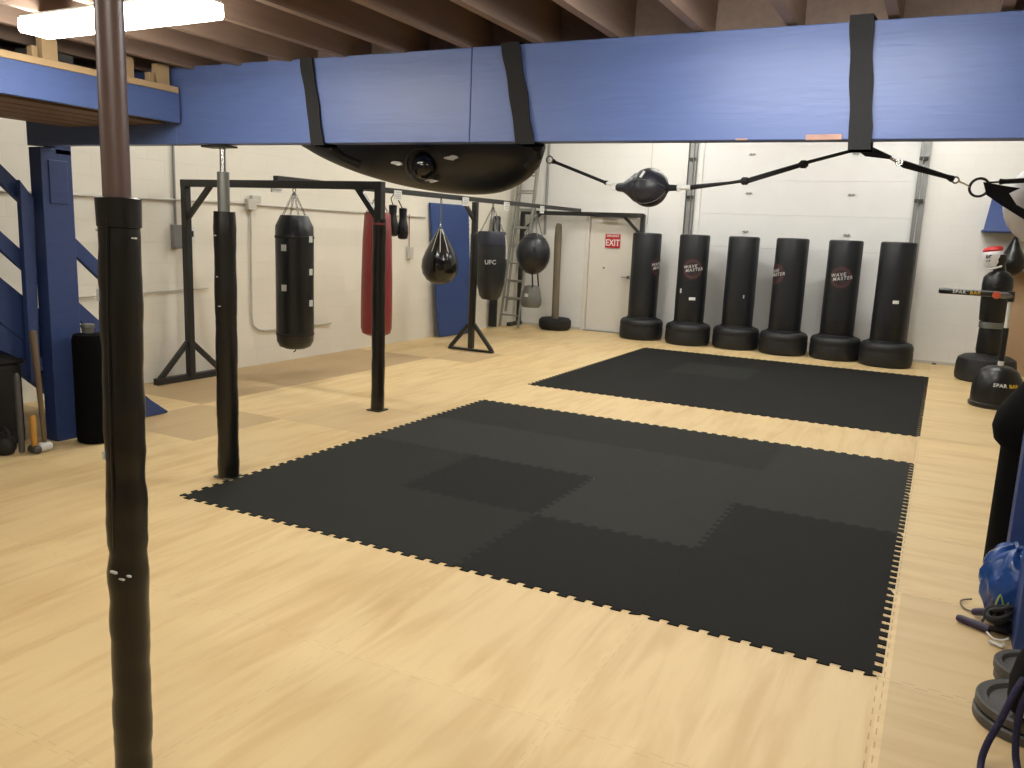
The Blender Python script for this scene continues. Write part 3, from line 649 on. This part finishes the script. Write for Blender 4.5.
# ------------------------------------------------------------------ things along the back left corner
ldr = thing('extension_ladder', 'grey aluminium extension ladder leaning in the back left corner', 'ladder', (-6.75, 12.7, 0))
def lad(x0, x1, ya, yb, za, zb, nr, rr0=.014, m='alu'):
    rl = MB()
    for x in (x0, x1): W('side_rail', MB().bar((x, ya, za), (x + .02, yb, zb), .022, .06, (0, 1, 0)), m, ldr, .003)
    for k in range(nr):
        f = (k + .7) / nr; W('rung', MB().tube([(x0, ya + (yb - ya) * f, za + (zb - za) * f), (x1 + .02, ya + (yb - ya) * f, za + (zb - za) * f)], rr0, 8), m, ldr)
lad(-6.86, -6.50, 12.70, 13.30, .02, 3.35, 11); lad(-6.82, -6.54, 12.82, 13.40, .28, 3.75, 11)
W('hook_bracket', MB().box((-6.48, 13.0, 1.22), (.05, .08, .06)).bar((-6.54, 13.0, 1.22), (-6.40, 12.95, 1.20), .02, .02), 'rack', ldr)
dk = tag(W('rolled_mat', MB().tube([(-6.90, 12.50, .03), (-6.90, 12.52, 1.9), (-6.90, 12.52, 1.93)], [.075, .07, .05], 18), 'vinyl'), 'dark rolled mat standing behind the ladder in the corner', 'mat')
tp = thing('post_in_tyre', 'weathered wooden post standing in a small black tyre', 'post', (-6.02, 13.2, 0))
W('tyre', MB().lathe([(.14, .03), (.20, .0), (.25, .01), (.285, .05), (.29, .11), (.285, .17), (.25, .205), (.20, .21), (.14, .18)], (-6.02, 13.2, 0), 44), 'rubber', tp)
W('tyre_filling', MB().lathe([(.02, .02), (.16, .02), (.16, .15), (.02, .155)], (-6.02, 13.2, 0), 30), 'rubber', tp)
W('post', MB().tube([(-6.02, 13.2, .10), (-6.03, 13.2, .8), (-6.04, 13.2, 1.6), (-6.04, 13.2, 1.80), (-6.03, 13.2, 1.85)], [.066, .062, .066, .058, .04], 10), 'oldpost', tp)
bmx = thing('tall_gym_mat', 'tall blue vinyl gym mat leaning against the left wall', 'mat', (-6.85, 11.1, 0))
W('mat_body', MB().solid([(-6.83, 10.70, .012), (-6.78, 11.58, .012), (-6.93, 11.62, 2.06), (-6.94, 10.53, 2.05)], (-.045, 0, 0)), 'blue_mat', bmx, .01)
lc = MB()
for k in range(12): lc.box((-6.925 + .0006 * k + k * .004, 11.625 - k * .0025, 1.98 - k * .075), (.02, .018, .035))
W('edge_lacing', lc, 'tape', bmx)

# ------------------------------------------------------------------ conduit and boxes on the walls
cd = thing('wall_conduit', 'painted conduit run with outlet box on the left wall', 'conduit', (-6.98, 7, 1.8))
W('horizontal_pipe', MB().tube([(-6.98, 1.5, 1.77), (-6.98, 6.85, 1.85)], .011, 8).tube([(-6.98, 6.99, 1.84), (-6.98, 10.45, 1.83)], .011, 8), 'conduit', cd)
W('outlet_box', MB().box((-6.965, 6.92, 1.84), (.06, .13, .12)).box((-6.965, 6.99, 1.90), (.05, .14, .08)), 'conduit', cd, .006)
W('drop_pipe', MB().tube([(-6.98, 6.93, 1.78), (-6.98, 6.92, .62), (-6.98, 6.94, .48), (-6.98, 7.02, .42), (-6.98, 7.12, .40), (-6.98, 8.3, .40)], .011, 8), 'conduit', cd)
W('lower_pipe', MB().tube([(-6.98, 4.6, .90), (-6.98, 6.3, .93)], .008, 8), 'conduit', cd)
sw = thing('wall_switch', 'white switch with grey box at the end of a vertical conduit by the rack', 'switch', (-6.98, 5.95, 1.4))
W('riser_pipe', MB().tube([(-6.98, 5.90, 4.3), (-6.98, 5.90, 1.58)], .013, 8), 'track', sw)
W('switch_box', MB().box((-6.965, 5.90, 1.47), (.06, .11, .24)), 'track', sw, .008)
W('switch_plate', MB().box((-6.975, 6.08, 1.50), (.03, .10, .17)), 'white', sw, .004)
W('switch_toggle', MB().box((-6.955, 6.08, 1.50), (.02, .035, .06)), 'dark', sw, .003)
ob = thing('wall_outlet', 'pale outlet box with thin cord on the left wall behind the red bag', 'outlet', (-6.98, 10.05, 1.3))
W('box', MB().box((-6.97, 10.05, 1.30), (.05, .11, .17)), 'conduit', ob, .006)
W('cord', MB().tube([(-6.975, 10.03, 1.38), (-6.975, 10.02, 1.85)], .007, 6), 'redprint', ob)
bp = tag(W('wall_pipe', MB().tube([(-6.45, YB - .02, 4.35), (-6.46, YB - .02, 1.65)], .024, 12), 'track'), 'grey vertical pipe on the back wall near the corner', 'pipe')
tag(W('wall_pipe', MB().tube([(-4.55, YB - .01, 4.35), (-4.55, YB - .01, 1.9)], .006, 8), 'conduit'), 'thin white cable on the back wall right of the door', 'cable')

# ------------------------------------------------------------------ things strapped to the beam
def beam_strap(x0, x1, label, w=.10, sag=.02, drop=.0):
    t = thing('beam_strap', label, 'strap', ((x0 + x1) / 2, BY0, BZ0))
    def rect(y, z, o): return (y, z)
    n = 14; path = [(x1, BY0 - .012, BZ0 + .008 - .008 * (x1 + 2) - .02 - drop)]
    for k in range(1, n): f = k / n; path.append((x1 + (x0 - x1) * f - sag * math.sin(PI * f) * .0, BY0 - .011 - .004 * math.sin(f * 9), BZ0 + (BZ1 - BZ0) * f))
    path.append((x0, BY0 - .012, BZ1 + .008)); back = [(x0 + .01, BY1 + .010, BZ1 + .006), (x1 + .0, BY1 + .012, BZ0 - .012 - .008 * (x1 + 2) - drop)]
    ring = path + back
    rings = []
    for (x, y, z) in ring:
        wv = w * (1 + .06 * math.sin(z * 31))
        # outward direction in the YZ plane
        if y < BY0: oy, oz = -.005, 0
        else: oy, oz = .005, 0
        rings.append([Vector((x - wv / 2, y + oy, z)), Vector((x + wv / 2, y + oy, z)), Vector((x + wv / 2, y - oy, z)), Vector((x - wv / 2, y - oy, z))])
    W('webbing', MB().ring_sweep(rings, closed=True), 'fabric', t)
    return t
s1 = beam_strap(-3.215, -3.135, 'black strap around the blue beam, leftmost of three', .085)
s2 = beam_strap(-1.955, -1.855, 'black strap around the blue beam, middle one', .095)
s3 = beam_strap(-.405, -.36, 'black strap around the blue beam, rightmost of three', .085, drop=.028)
# the black hammock shaped bag slung behind the beam
cvx, cvy = -2.70, 4.12
ang = thing('slung_bag', 'large black sling bag hanging under the beam between two straps', 'punching bag', (cvx, cvy, 1.85))
prof = []
for k in range(33):
    t_ = k / 32; x = -1.0 + 1.70 * t_; e = (x - .22)
    r_ = .247 * max(0, 1 - (-e / 1.23) ** 1.8) ** .85 if e < 0 else .247 * max(0, 1 - (e / .485) ** 2.6) ** .6
    prof.append((max(r_, .012), x))
sb = MB().lathe(prof, (0, 0, 0), 40, 'X', 1.0, 1.1)
for v in sb.bm.verts: v.co += Vector((cvx, cvy, 2.12 - .02 * v.co.x))
W('body', sb, 'bag', ang)
fy = cvy - .2
W('centre_ring', MB().torus((-2.62, 3.895, 1.985), .098, .010, (.35, -1, -.45), 28, 8), 'vinyl', ang)
W('centre_ball', MB().lathe([(.01 if k in (0, 10) else .075 * math.sin(PI * k / 10), -.05 * math.cos(PI * k / 10)) for k in range(11)], (-2.62, 3.895, 1.985), 24, 'Y'), 'vinyl_gloss', ang)
def ragged(c, w, h, n=9, seed=1):
    random.seed(seed); return [(c[0] + w * math.cos(2 * PI * k / n) * random.uniform(.55, 1.15), c[1], c[2] + h * math.sin(2 * PI * k / n) * random.uniform(.5, 1.2)) for k in range(n)]
for i, (c, w, h) in enumerate((((-2.78, 3.862, 1.995), .045, .012), ((-2.42, 3.858, 2.02), .045, .014), ((-2.60, 3.93, 1.905), .05, .010))):
    W('torn_patch', MB().solid(ragged(c, w, h, seed=i + 4), (0, .012, 0)), 'tape', ang, 0, 'torn patch showing pale tape')
W('sling_strap', MB().tube([(-3.14, 3.74, 2.07), (-3.12, 3.80, 2.03), (-3.05, 3.88, 1.99)], .024, 8), 'fabric', ang)
W('sling_strap', MB().tube([(-1.86, 3.76, 2.06), (-1.88, 3.82, 2.03), (-1.98, 3.90, 1.99)], .026, 8), 'fabric', ang)
# double end ball on bungees
de = thing('double_end_ball', 'dark leather double end ball stretched between bungee cords below the beam', 'ball', (-1.33, 3.9, 1.88))
bc = (-1.315, 3.9, 1.880)
pr = [(max(.093 * math.sin(PI * k / 20), .012), -.093 * math.cos(PI * k / 20)) for k in range(21)]
W('ball', MB().lathe(pr, bc, 36, 'X'), 'ball_leather', de)
W('loop_end', MB().lathe([(.014, -.168), (.02, -.16), (.024, -.13), (.045, -.10), (.070, -.068), (.075, -.05)], bc, 20, 'X'), 'ball_leather', de)
W('loop_end', MB().lathe([(.035, .084), (.016, .10), (.014, .135), (.016, .14)], bc, 14, 'X'), 'fabric', de)
W('seams', MB().torus(bc, .0935, .0018, (.1, .35, 1), 40, 5).torus(bc, .0935, .0018, (.1, .9, -.6), 40, 5), 'grey', de)
W('logo', MB().box((bc[0] - .012, bc[1] - .076, bc[2] + .056), (.011, .004, .04), (-.65, .3, 0)), 'white', de)
b1 = thing('bungee_cord', 'black bungee cord with white hooks left of the dark ball', 'cord', (-1.7, 3.9, 1.95))
W('cord', MB().tube([(-1.83, 3.89, 2.005), (-1.82, 3.9, 2.0), (-1.55, 3.9, 1.905), (-1.535, 3.9, 1.90)], [.014, .008, .008, .013], 8), 'fabric', b1)
W('hook', MB().tube([(-1.54, 3.9, 1.90), (-1.51, 3.9, 1.892)], .008, 8).torus((-1.495, 3.9, 1.886), .017, .006, (0, 1, 0), 14, 6), 'white', b1)
W('hook', MB().torus((-1.85, 3.89, 2.012), .018, .004, (0, 1, 0), 14, 6), 'steel', b1)
b2 = thing('bungee_cord', 'long black bungee cord from the dark ball to the rightmost beam strap', 'cord', (-.8, 3.9, 1.95))
W('cord', MB().tube([(-1.11, 3.9, 1.883), (-.93, 3.9, 1.905), (-.86, 3.9, 1.916), (-.60, 3.9, 1.995), (-.40, 3.87, 2.045)], [.012, .007, .008, .008, .007], 8).tube([(-.86, 3.9, 1.906), (-.62, 3.9, 1.982)], .007, 8)
  .lathe([(.008, -.02), (.018, -.01), (.018, .01), (.008, .02)], (-.86, 3.9, 1.914), 10, 'X').lathe([(.008, -.02), (.018, -.01), (.018, .01), (.008, .02)], (-.61, 3.9, 1.988), 10, 'X'), 'fabric', b2)
W('hook', MB().tube([(-1.175, 3.9, 1.882), (-1.11, 3.9, 1.883)], .011, 8).torus((-1.17, 3.9, 1.882), .015, .006, (0, 1, 0), 14, 6), 'white', b2)
b3 = thing('bungee_cord', 'short black bungee cord between the rightmost beam strap and the steel ring', 'cord', (-.2, 3.95, 2.0))
W('strap_tail', MB().solid([(-.42, 3.88, 2.062), (-.34, 3.88, 2.06), (-.255, 3.88, 2.02), (-.265, 3.88, 2.008), (-.36, 3.88, 2.02)], (0, .02, 0)), 'fabric', b3)
W('hook', MB().tube([(-.262, 3.89, 2.013), (-.235, 3.9, 1.998)], .006, 8).torus((-.225, 3.9, 1.995), .012, .004, (0, 1, 0), 12, 6), 'chrome', b3)
W('cord', MB().tube([(-.215, 3.9, 1.99), (-.205, 3.91, 1.988), (-.04, 4.03, 1.947), (-.02, 4.05, 1.94)], [.012, .016, .010, .015], 8), 'fabric', b3)
W('hook', MB().torus((-.006, 4.06, 1.936), .013, .004, (0, 1, .2), 12, 6).tube([(.005, 4.07, 1.932), (.03, 4.12, 1.925), (.05, 4.2, 1.92)], .004, 6), 'chrome', b3)
wbx = thing('white_ball', 'white leather ball in a black strap harness at the top right edge', 'ball', (.44, 4.6, 1.88))
cb = Vector((.405, 4.6, 1.872))
W('ball', MB().lathe([(.01 if k in (0, 18) else .20 * math.sin(PI * k / 18), -.20 * math.cos(PI * k / 18)) for k in range(19)], cb, 40), 'skinwhite', wbx)
W('ring', MB().torus((.092, 4.35, 1.926), .040, .006, (-.25, 1, .2), 28, 8), 'rack', wbx)
W('harness', MB().solid([(.105, 4.34, 1.950), (.125, 4.34, 1.893), (.20, 4.38, 1.845), (.33, 4.40, 1.765), (.42, 4.40, 1.74), (.42, 4.40, 1.79), (.34, 4.40, 1.805), (.25, 4.395, 1.855), (.215, 4.395, 1.905), (.255, 4.395, 1.928), (.2, 4.38, 1.935)], (0, .015, 0)), 'fabric', wbx)
W('bungee', MB().tube([(.125, 4.35, 1.948), (.165, 4.35, 1.951), (.17, 4.35, 1.952), (.19, 4.35, 1.953), (.42, 4.35, 1.968)], [.004, .004, .014, .011, .011], 8), 'fabric', wbx)

# ------------------------------------------------------------------ right rear: dummy, bar trainer, speed bag
pf = thing('speed_bag_platform', 'blue speed bag platform on the back wall above the black dummy', 'platform', (.63, 13.35, 1.95))
W('backboard', MB().solid([(.44, YB - .01, 1.97), (.92, YB - .01, 1.97), (.88, YB - .01, 2.40), (.48, YB - .01, 2.40)], (0, -.05, 0)).solid([(.40, YB - .42, 1.955), (.92, YB - .42, 1.955), (.88, YB - .10, 2.40), (.46, YB - .10, 2.40)], (0, .03, 0)), 'blue_box', pf, .006)
W('round_board', MB().box((.665, YB - .22, 1.945), (.56, .44, .035)), 'navy', pf, .01)
W('swivel', MB().tube([(.80, 13.2, 1.935), (.80, 13.2, 1.88)], .02, 10), 'steel', pf)
tag(W('speed_bag', MB().lathe([(.01, 1.35), (.07, 1.36), (.13, 1.41), (.163, 1.48), (.165, 1.55), (.14, 1.63), (.09, 1.71), (.05, 1.80), (.015, 1.88)], (.80, 13.2, 0), 30), 'vinyl'), 'black leather speed bag hanging under the blue platform', 'speed bag')

bob = thing('training_dummy', 'black torso training dummy wearing a white and red head guard', 'dummy', (.68, 12.25, 0))
bx, by = .62, 12.25
W('base', MB().lathe([(.02, 0), (.31, 0), (.345, .02), (.355, .08), (.35, .22), (.335, .29), (.27, .33), (.14, .35), (.12, .38)], (bx, by, 0), 44), 'base', bob)
W('stem', MB().lathe([(.13, .34), (.145, .40), (.14, .66), (.135, .70)], (bx, by, 0), 30), 'vinyl', bob)
W('stem_band', MB().lathe([(.135, .69), (.15, .695), (.15, .765), (.135, .77)], (bx, by, 0), 30), 'steel', bob, 0, 'grey band')
tr = [(.12, .76, .12), (.155, .79, .13), (.165, .95, .14), (.17, 1.10, .15), (.18, 1.24, .155), (.172, 1.34, .14), (.12, 1.40, .11), (.07, 1.43, .075), (.06, 1.50, .07)]
rings = [[Vector((bx + a * math.cos(2 * PI * k / 32), by + b * math.sin(2 * PI * k / 32), z)) for k in range(32)] for a, z, b in tr]
to_ = W('torso', MB().ring_sweep(rings), 'vinyl', bob)
hx, hy, hz = bx - .10, by - .03, 1.60
hd_ = .86
W('head', MB().lathe([(.045, -.13), (.065, -.10), (.082, -.04), (.086, .03), (.074, .08), (.045, .11), (.01, .112)], (hx, hy, hz), 28), 'grey', bob, 0, 'grey face of the dummy')
W('neck', MB().tube([(bx, by, 1.44), (hx + .03, hy, 1.50)], [.06, .055], 20), 'vinyl', bob)
gm = MB().lathe([(.05, -.135), (.085, -.12), (.108, -.07), (.118, .0), (.116, .06), (.104, .075)], (hx, hy, hz), 30)
for v in gm.bm.verts: v.co.x += (v.co.z - hz) * -.10; v.co.z += (v.co.x - hx) * .12
hg_ = W('head_guard', gm, 'skinwhite', bob, 0, 'white head guard')
gm = MB().lathe([(.108, .058), (.114, .085), (.098, .115), (.066, .128), (.06, .115), (.09, .095), (.098, .07)], (hx, hy, hz + .005), 30)
for v in gm.bm.verts: v.co.x += (v.co.z - hz) * -.10; v.co.z += (v.co.x - hx) * .22
W('guard_top', gm, 'redsign', hg_, 0, 'red top padding')
gm = MB().lathe([(.06, -.11), (.10, -.09), (.119, -.01), (.112, .05), (.08, .06)], (hx + .045, hy + .02, hz - .02), 30)
W('guard_back', gm, 'vinyl', hg_, 0, 'black rear half of the head guard')
fa = math.atan2(-hy, -hx) - .35
pm = MB()
for k, (u, v, w, h) in enumerate(((-.03, .0, .012, .05), (-.012, -.004, .012, .04), (.008, .002, .012, .046), (.022, .014, .024, .01), (-.02, -.055, .02, .012), (.01, -.05, .014, .02))):
    a = fa + u / .118; pm.box((hx + .119 * math.cos(a), hy + .119 * math.sin(a), hz + .0 + v), (.004, w, h), (0, 0, a))
W('guard_print', pm, 'dark', hg_)
W('chin_strap', MB().tube([(hx - .02, hy - .10, hz - .155), (hx + .04, hy - .12, hz - .14), (hx + .11, hy - .10, hz - .11)], .012, 8), 'tape', bob)
W('chest_folds', MB().tube([(bx - .06, by - .150, 1.24), (bx - .02, by - .158, 1.22), (bx + .02, by - .155, 1.25), (bx + .05, by - .152, 1.23)], .004, 6), 'rack', to_)

sp_ = thing('bar_trainer', 'dome based bar trainer with padded black arm and white lettering', 'trainer', (.66, 10.2, 0))
sx, sy = .655, 10.22
bd_ = W('base_dome', MB().lathe([(.02, 0), (.25, 0), (.262, .012), (.262, .045), (.248, .055), (.25, .12), (.245, .22), (.222, .32), (.18, .395), (.12, .435), (.06, .45), (.03, .452)], (sx, sy, 0), 44), 'vinyl', sp_)
W('pole', MB().tube([(sx, sy, .44), (sx + .0, sy, 1.20)], .016, 14), 'rack', sp_)
W('pole_sleeve', MB().tube([(sx - .0, sy, .50), (sx + .0, sy, .86)], .028, 16), 'vinyl', sp_, 0, 'black padded sleeve')
W('pole_sleeve', MB().tube([(sx + .0, sy, .86), (sx + .0, sy, 1.14)], .022, 16), 'white', sp_, 0, 'white sleeve')
W('lower_sleeve', MB().tube([(sx - .0, sy, .445), (sx - .0, sy, .50)], .03, 16), 'white', sp_)
W('hub', MB().tube([(sx, sy, 1.14), (sx, sy, 1.25)], .036, 18), 'rack', sp_)
am_ = W('arm', MB().tube([(sx + .02, sy, 1.21), (sx - .67, sy, 1.215), (sx - .69, sy, 1.215)], [.030, .032, .024], 18), 'vinyl', sp_)
W('arm', MB().tube([(sx - .01, sy - .03, 1.20), (sx - .15, sy - .42, 1.22)], .030, 18), 'vinyl', sp_)
W('arm_cap', MB().lathe([(.01, -.012), (.036, -.010), (.038, .0), (.030, .012)], (sx - .155, sy - .435, 1.22), 18, 'Y'), 'orange', sp_, 0, 'orange red end cap')
W('lettering', text_mb('SPAR', .05, .004, lambda u, v, w: (sx - .49 + u, sy - .0335 - w, 1.214 + v), 1.2), 'white', am_)
W('lettering', text_mb('BAR', .05, .004, lambda u, v, w: (sx - .335 + u, sy - .0335 - w, 1.212 + v), 1.2), 'yellow', am_, 0, 'yellow letters')
tcd = math.atan2(-sy, -sx)
def dome_map(a0, zc):
    return lambda u, v, w: (sx + (.240 - v * .3 + w) * math.cos(a0 + u / .24), sy + (.240 - v * .3 + w) * math.sin(a0 + u / .24), zc + v)
W('lettering', text_mb('SPAR', .052, .008, dome_map(tcd + .10, .262), 1.15), 'white', bd_)
W('lettering', text_mb('BAR', .052, .008, dome_map(tcd + .68, .260), 1.15), 'yellow', bd_, 0, 'yellow letters')
tag(W('plywood_sheet', MB().solid([(.80, 13.05, .0), (1.9, 13.05, .0), (1.9, 13.42, 1.42), (.84, 13.42, 1.42)], (0, .03, 0)), 'tan', None, .003), 'tan board leaning on the back wall behind the dummy', 'board')
tag(W('floor_debris', MB().lathe([(.01, 0), (.035, .004), (.03, .02), (.008, .026)], (.02, YB - .10, 0), 9), 'grey'), 'small grey scrap on the floor by the back wall', 'scrap')

# ------------------------------------------------------------------ right edge, near
gb = thing('padded_column', 'black padded standing column with bulging top at the right edge', 'training column', (.55, 4.8, 0))
W('column_pad', MB().lathe([(.10, 0), (.15, .008), (.165, .03), (.165, .6), (.165, .8), (.14, .84)], (.525, 4.80, 0), 36), 'pitch', gb)
W('top_pad', MB().lathe([(.10, .64), (.165, .66), (.205, .70), (.222, .77), (.210, .84), (.175, .91), (.13, .98), (.08, 1.05), (.03, 1.09), (.01, 1.10)], (.53, 4.80, 0), 36), 'pitch', gb)
# crumpled blue bag
mb = MB().lathe([(.02 if k in (0, 16) else .165 * math.sin(PI * k / 16) ** .8, .172 - .172 * math.cos(PI * k / 16)) for k in range(17)], (.44, 4.16, .0), 48, 'Z', .78, 1.0)
random.seed(5)
for v in mb.bm.verts:
    d_ = v.co - Vector((.44, 4.16, .17)); a = math.atan2(d_.y, d_.x)
    k = 1 + .05 * math.sin(a * 7 + v.co.z * 25) + .035 * math.sin(a * 13 - v.co.z * 40) + random.uniform(-.012, .012)
    v.co = Vector((.44, 4.16, .17)) + d_ * k; v.co.z = max(v.co.z, .002)
bb = thing('plastic_bag', 'crumpled blue plastic bag on the floor by the right edge', 'bag', (.44, 4.16, 0))
W('bag_body', mb, 'bluebag', bb, smooth_ang=70)
W('knot', MB().tube([(.45, 4.16, .32), (.46, 4.13, .35), (.50, 4.09, .345), (.52, 4.05, .32)], [.03, .015, .02, .006], 8), 'bluebag', bb)
# skipping ropes and handles in a heap
def rope(label, pts, r, m, handle=None):
    t = thing('skipping_rope', label, 'rope', pts[0]); W('cord', MB().tube(pts, r, 7), m, t)
    if handle:
        for a, b in handle: W('handle', MB().tube([a, Vector(a).lerp(Vector(b), .1), b], [.013, .017, .019], 12), 'purple', t)
    return t
def curve(ctrl, n=40):
    out = []; c = [Vector(p) for p in ctrl]; c = [c[0]] + c + [c[-1]]
    for i in range(1, len(c) - 2):
        for k in range(n // (len(c) - 3)):
            t = k / (n // (len(c) - 3)); p0, p1, p2, p3 = c[i - 1], c[i], c[i + 1], c[i + 2]
            out.append(.5 * ((2 * p1) + (-p0 + p2) * t + (2 * p0 - 5 * p1 + 4 * p2 - p3) * t * t + (-p0 + 3 * p1 - 3 * p2 + p3) * t ** 3))
    out.append(c[-1]); return out
rope('dark purple skipping rope with handles lying by the blue column', curve([(.33, 3.98, .03), (.38, 4.02, .12), (.42, 4.05, .06), (.36, 4.08, .02), (.40, 3.96, .10)]), .006, 'purple', [((.235, 3.995, .02), (.36, 3.93, .022)), ((.30, 4.10, .02), (.395, 4.03, .07)), ((.345, 3.99, .045), (.375, 4.07, .15))])
rope('lime green cord draped over the heap of skipping ropes', curve([(.40, 4.0, .03), (.37, 3.97, .10), (.385, 3.99, .165), (.41, 4.0, .10), (.425, 4.03, .17), (.415, 4.06, .22), (.425, 4.10, .26)]), .004, 'green')
rope('tan looped cord on the floor left of the purple handles', curve([(.30, 4.28, .012), (.255, 4.24, .008), (.265, 4.16, .006), (.31, 4.12, .012), (.34, 4.10, .02)]), .004, 'oldpost')
rope('white cord in front of the purple handles', curve([(.345, 3.88, .03), (.37, 3.85, .02), (.40, 3.85, .02), (.425, 3.86, .03)]), .004, 'white')
bs = thing('pulley_handle', 'black rope bundle with pale clip under the purple handles', 'bundle', (.38, 3.9, 0))
bun = MB()
for k in range(7):
    a = k * .9; bun.torus((.385 + .012 * math.cos(a), 3.93 + .03 * math.sin(a), .03 + .018 * k), .036 + .006 * (k % 3), .010, (math.sin(a) * .6, math.cos(a) * .6, 1), 16, 6)
W('coils', bun, 'fabric', bs)
W('clip', MB().tube([(.355, 3.83, .012), (.40, 3.80, .014), (.41, 3.80, .03)], .008, 8), 'tape', bs)

# weight plates: two piles, each plate a thing
def plate(r):
    t = thing('weight_plate', '', 'weight plate', (0, 0, 0))
    P('disc', MB().lathe([(.026, .004), (.026, .034), (.055, .036), (.06, .024), (r * .74, .022), (r * .80, .036), (r * .96, .038), (r, .032), (r, .006), (r * .96, .0), (.03, .0), (.026, .004)], n=48), 'plate', t)
    P('hub_ring', MB().torus((0, 0, .034), .034, .004, n=24), 'steel', t)
    return t
pb = plate(.172)
for i, (x, y, z, lab) in enumerate(((.448, 3.20, .0, 'larger grey weight plate lying lowest in the front pile'), (.452, 3.208, .042, 'larger grey weight plate on top of the front pile'))):
    o = pb if i == 0 else copy_tree(pb); o.location = (x, y, z); o['label'] = lab; o['group'] = 'grey weight plates on the floor'
ps = plate(.135)
for i, (x, y, z, lab) in enumerate(((.492, 3.535, .0, 'smaller grey weight plate lying lowest in the rear pile'), (.486, 3.53, .042, 'smaller grey weight plate on top of the rear pile'))):
    o = ps if i == 0 else copy_tree(ps); o.location = (x, y, z); o['label'] = lab; o['group'] = 'grey weight plates on the floor'
kk = thing('gear_bag', 'black gear bag with navy rope handles on the front pile of plates', 'bag', (.52, 3.12, .085))
mb = MB(); c0 = Vector((.50, 3.13, 0))
secs = [(.085, .10, .10), (.11, .135, .125), (.18, .14, .13), (.26, .13, .12), (.33, .10, .10), (.36, .03, .03)]
rings = []
for z, a, b in secs:
    ring = []
    for k in range(28):
        t_ = 2 * PI * k / 28; cx_, sn = math.cos(t_), math.sin(t_)
        ring.append(Vector((c0.x + a * (abs(cx_) ** .6) * (1 if cx_ > 0 else -1) + z * .05, c0.y + b * (abs(sn) ** .6) * (1 if sn > 0 else -1), z)))
    rings.append(ring)
W('bag_body', mb.ring_sweep(rings), 'pitch', kk, smooth_ang=60)
W('lettering', text_mb('E', .07, .003, lambda u, v, w: (c0.x - .085 + u, c0.y - .138 - w, .15 + v)), 'tape', kk)
W('rope_handle', MB().tube(curve([(.39, 3.0, .26), (.365, 2.955, .22), (.335, 2.91, .14), (.305, 2.87, .07), (.292, 2.83, .02), (.295, 2.75, .014), (.34, 2.68, .014)]), .011, 12), 'rope', kk)
W('rope_handle', MB().tube(curve([(.41, 2.985, .24), (.392, 2.955, .19), (.385, 2.93, .12), (.388, 2.90, .05), (.395, 2.86, .016), (.39, 2.75, .014), (.34, 2.68, .014)]), .011, 12), 'rope', kk)
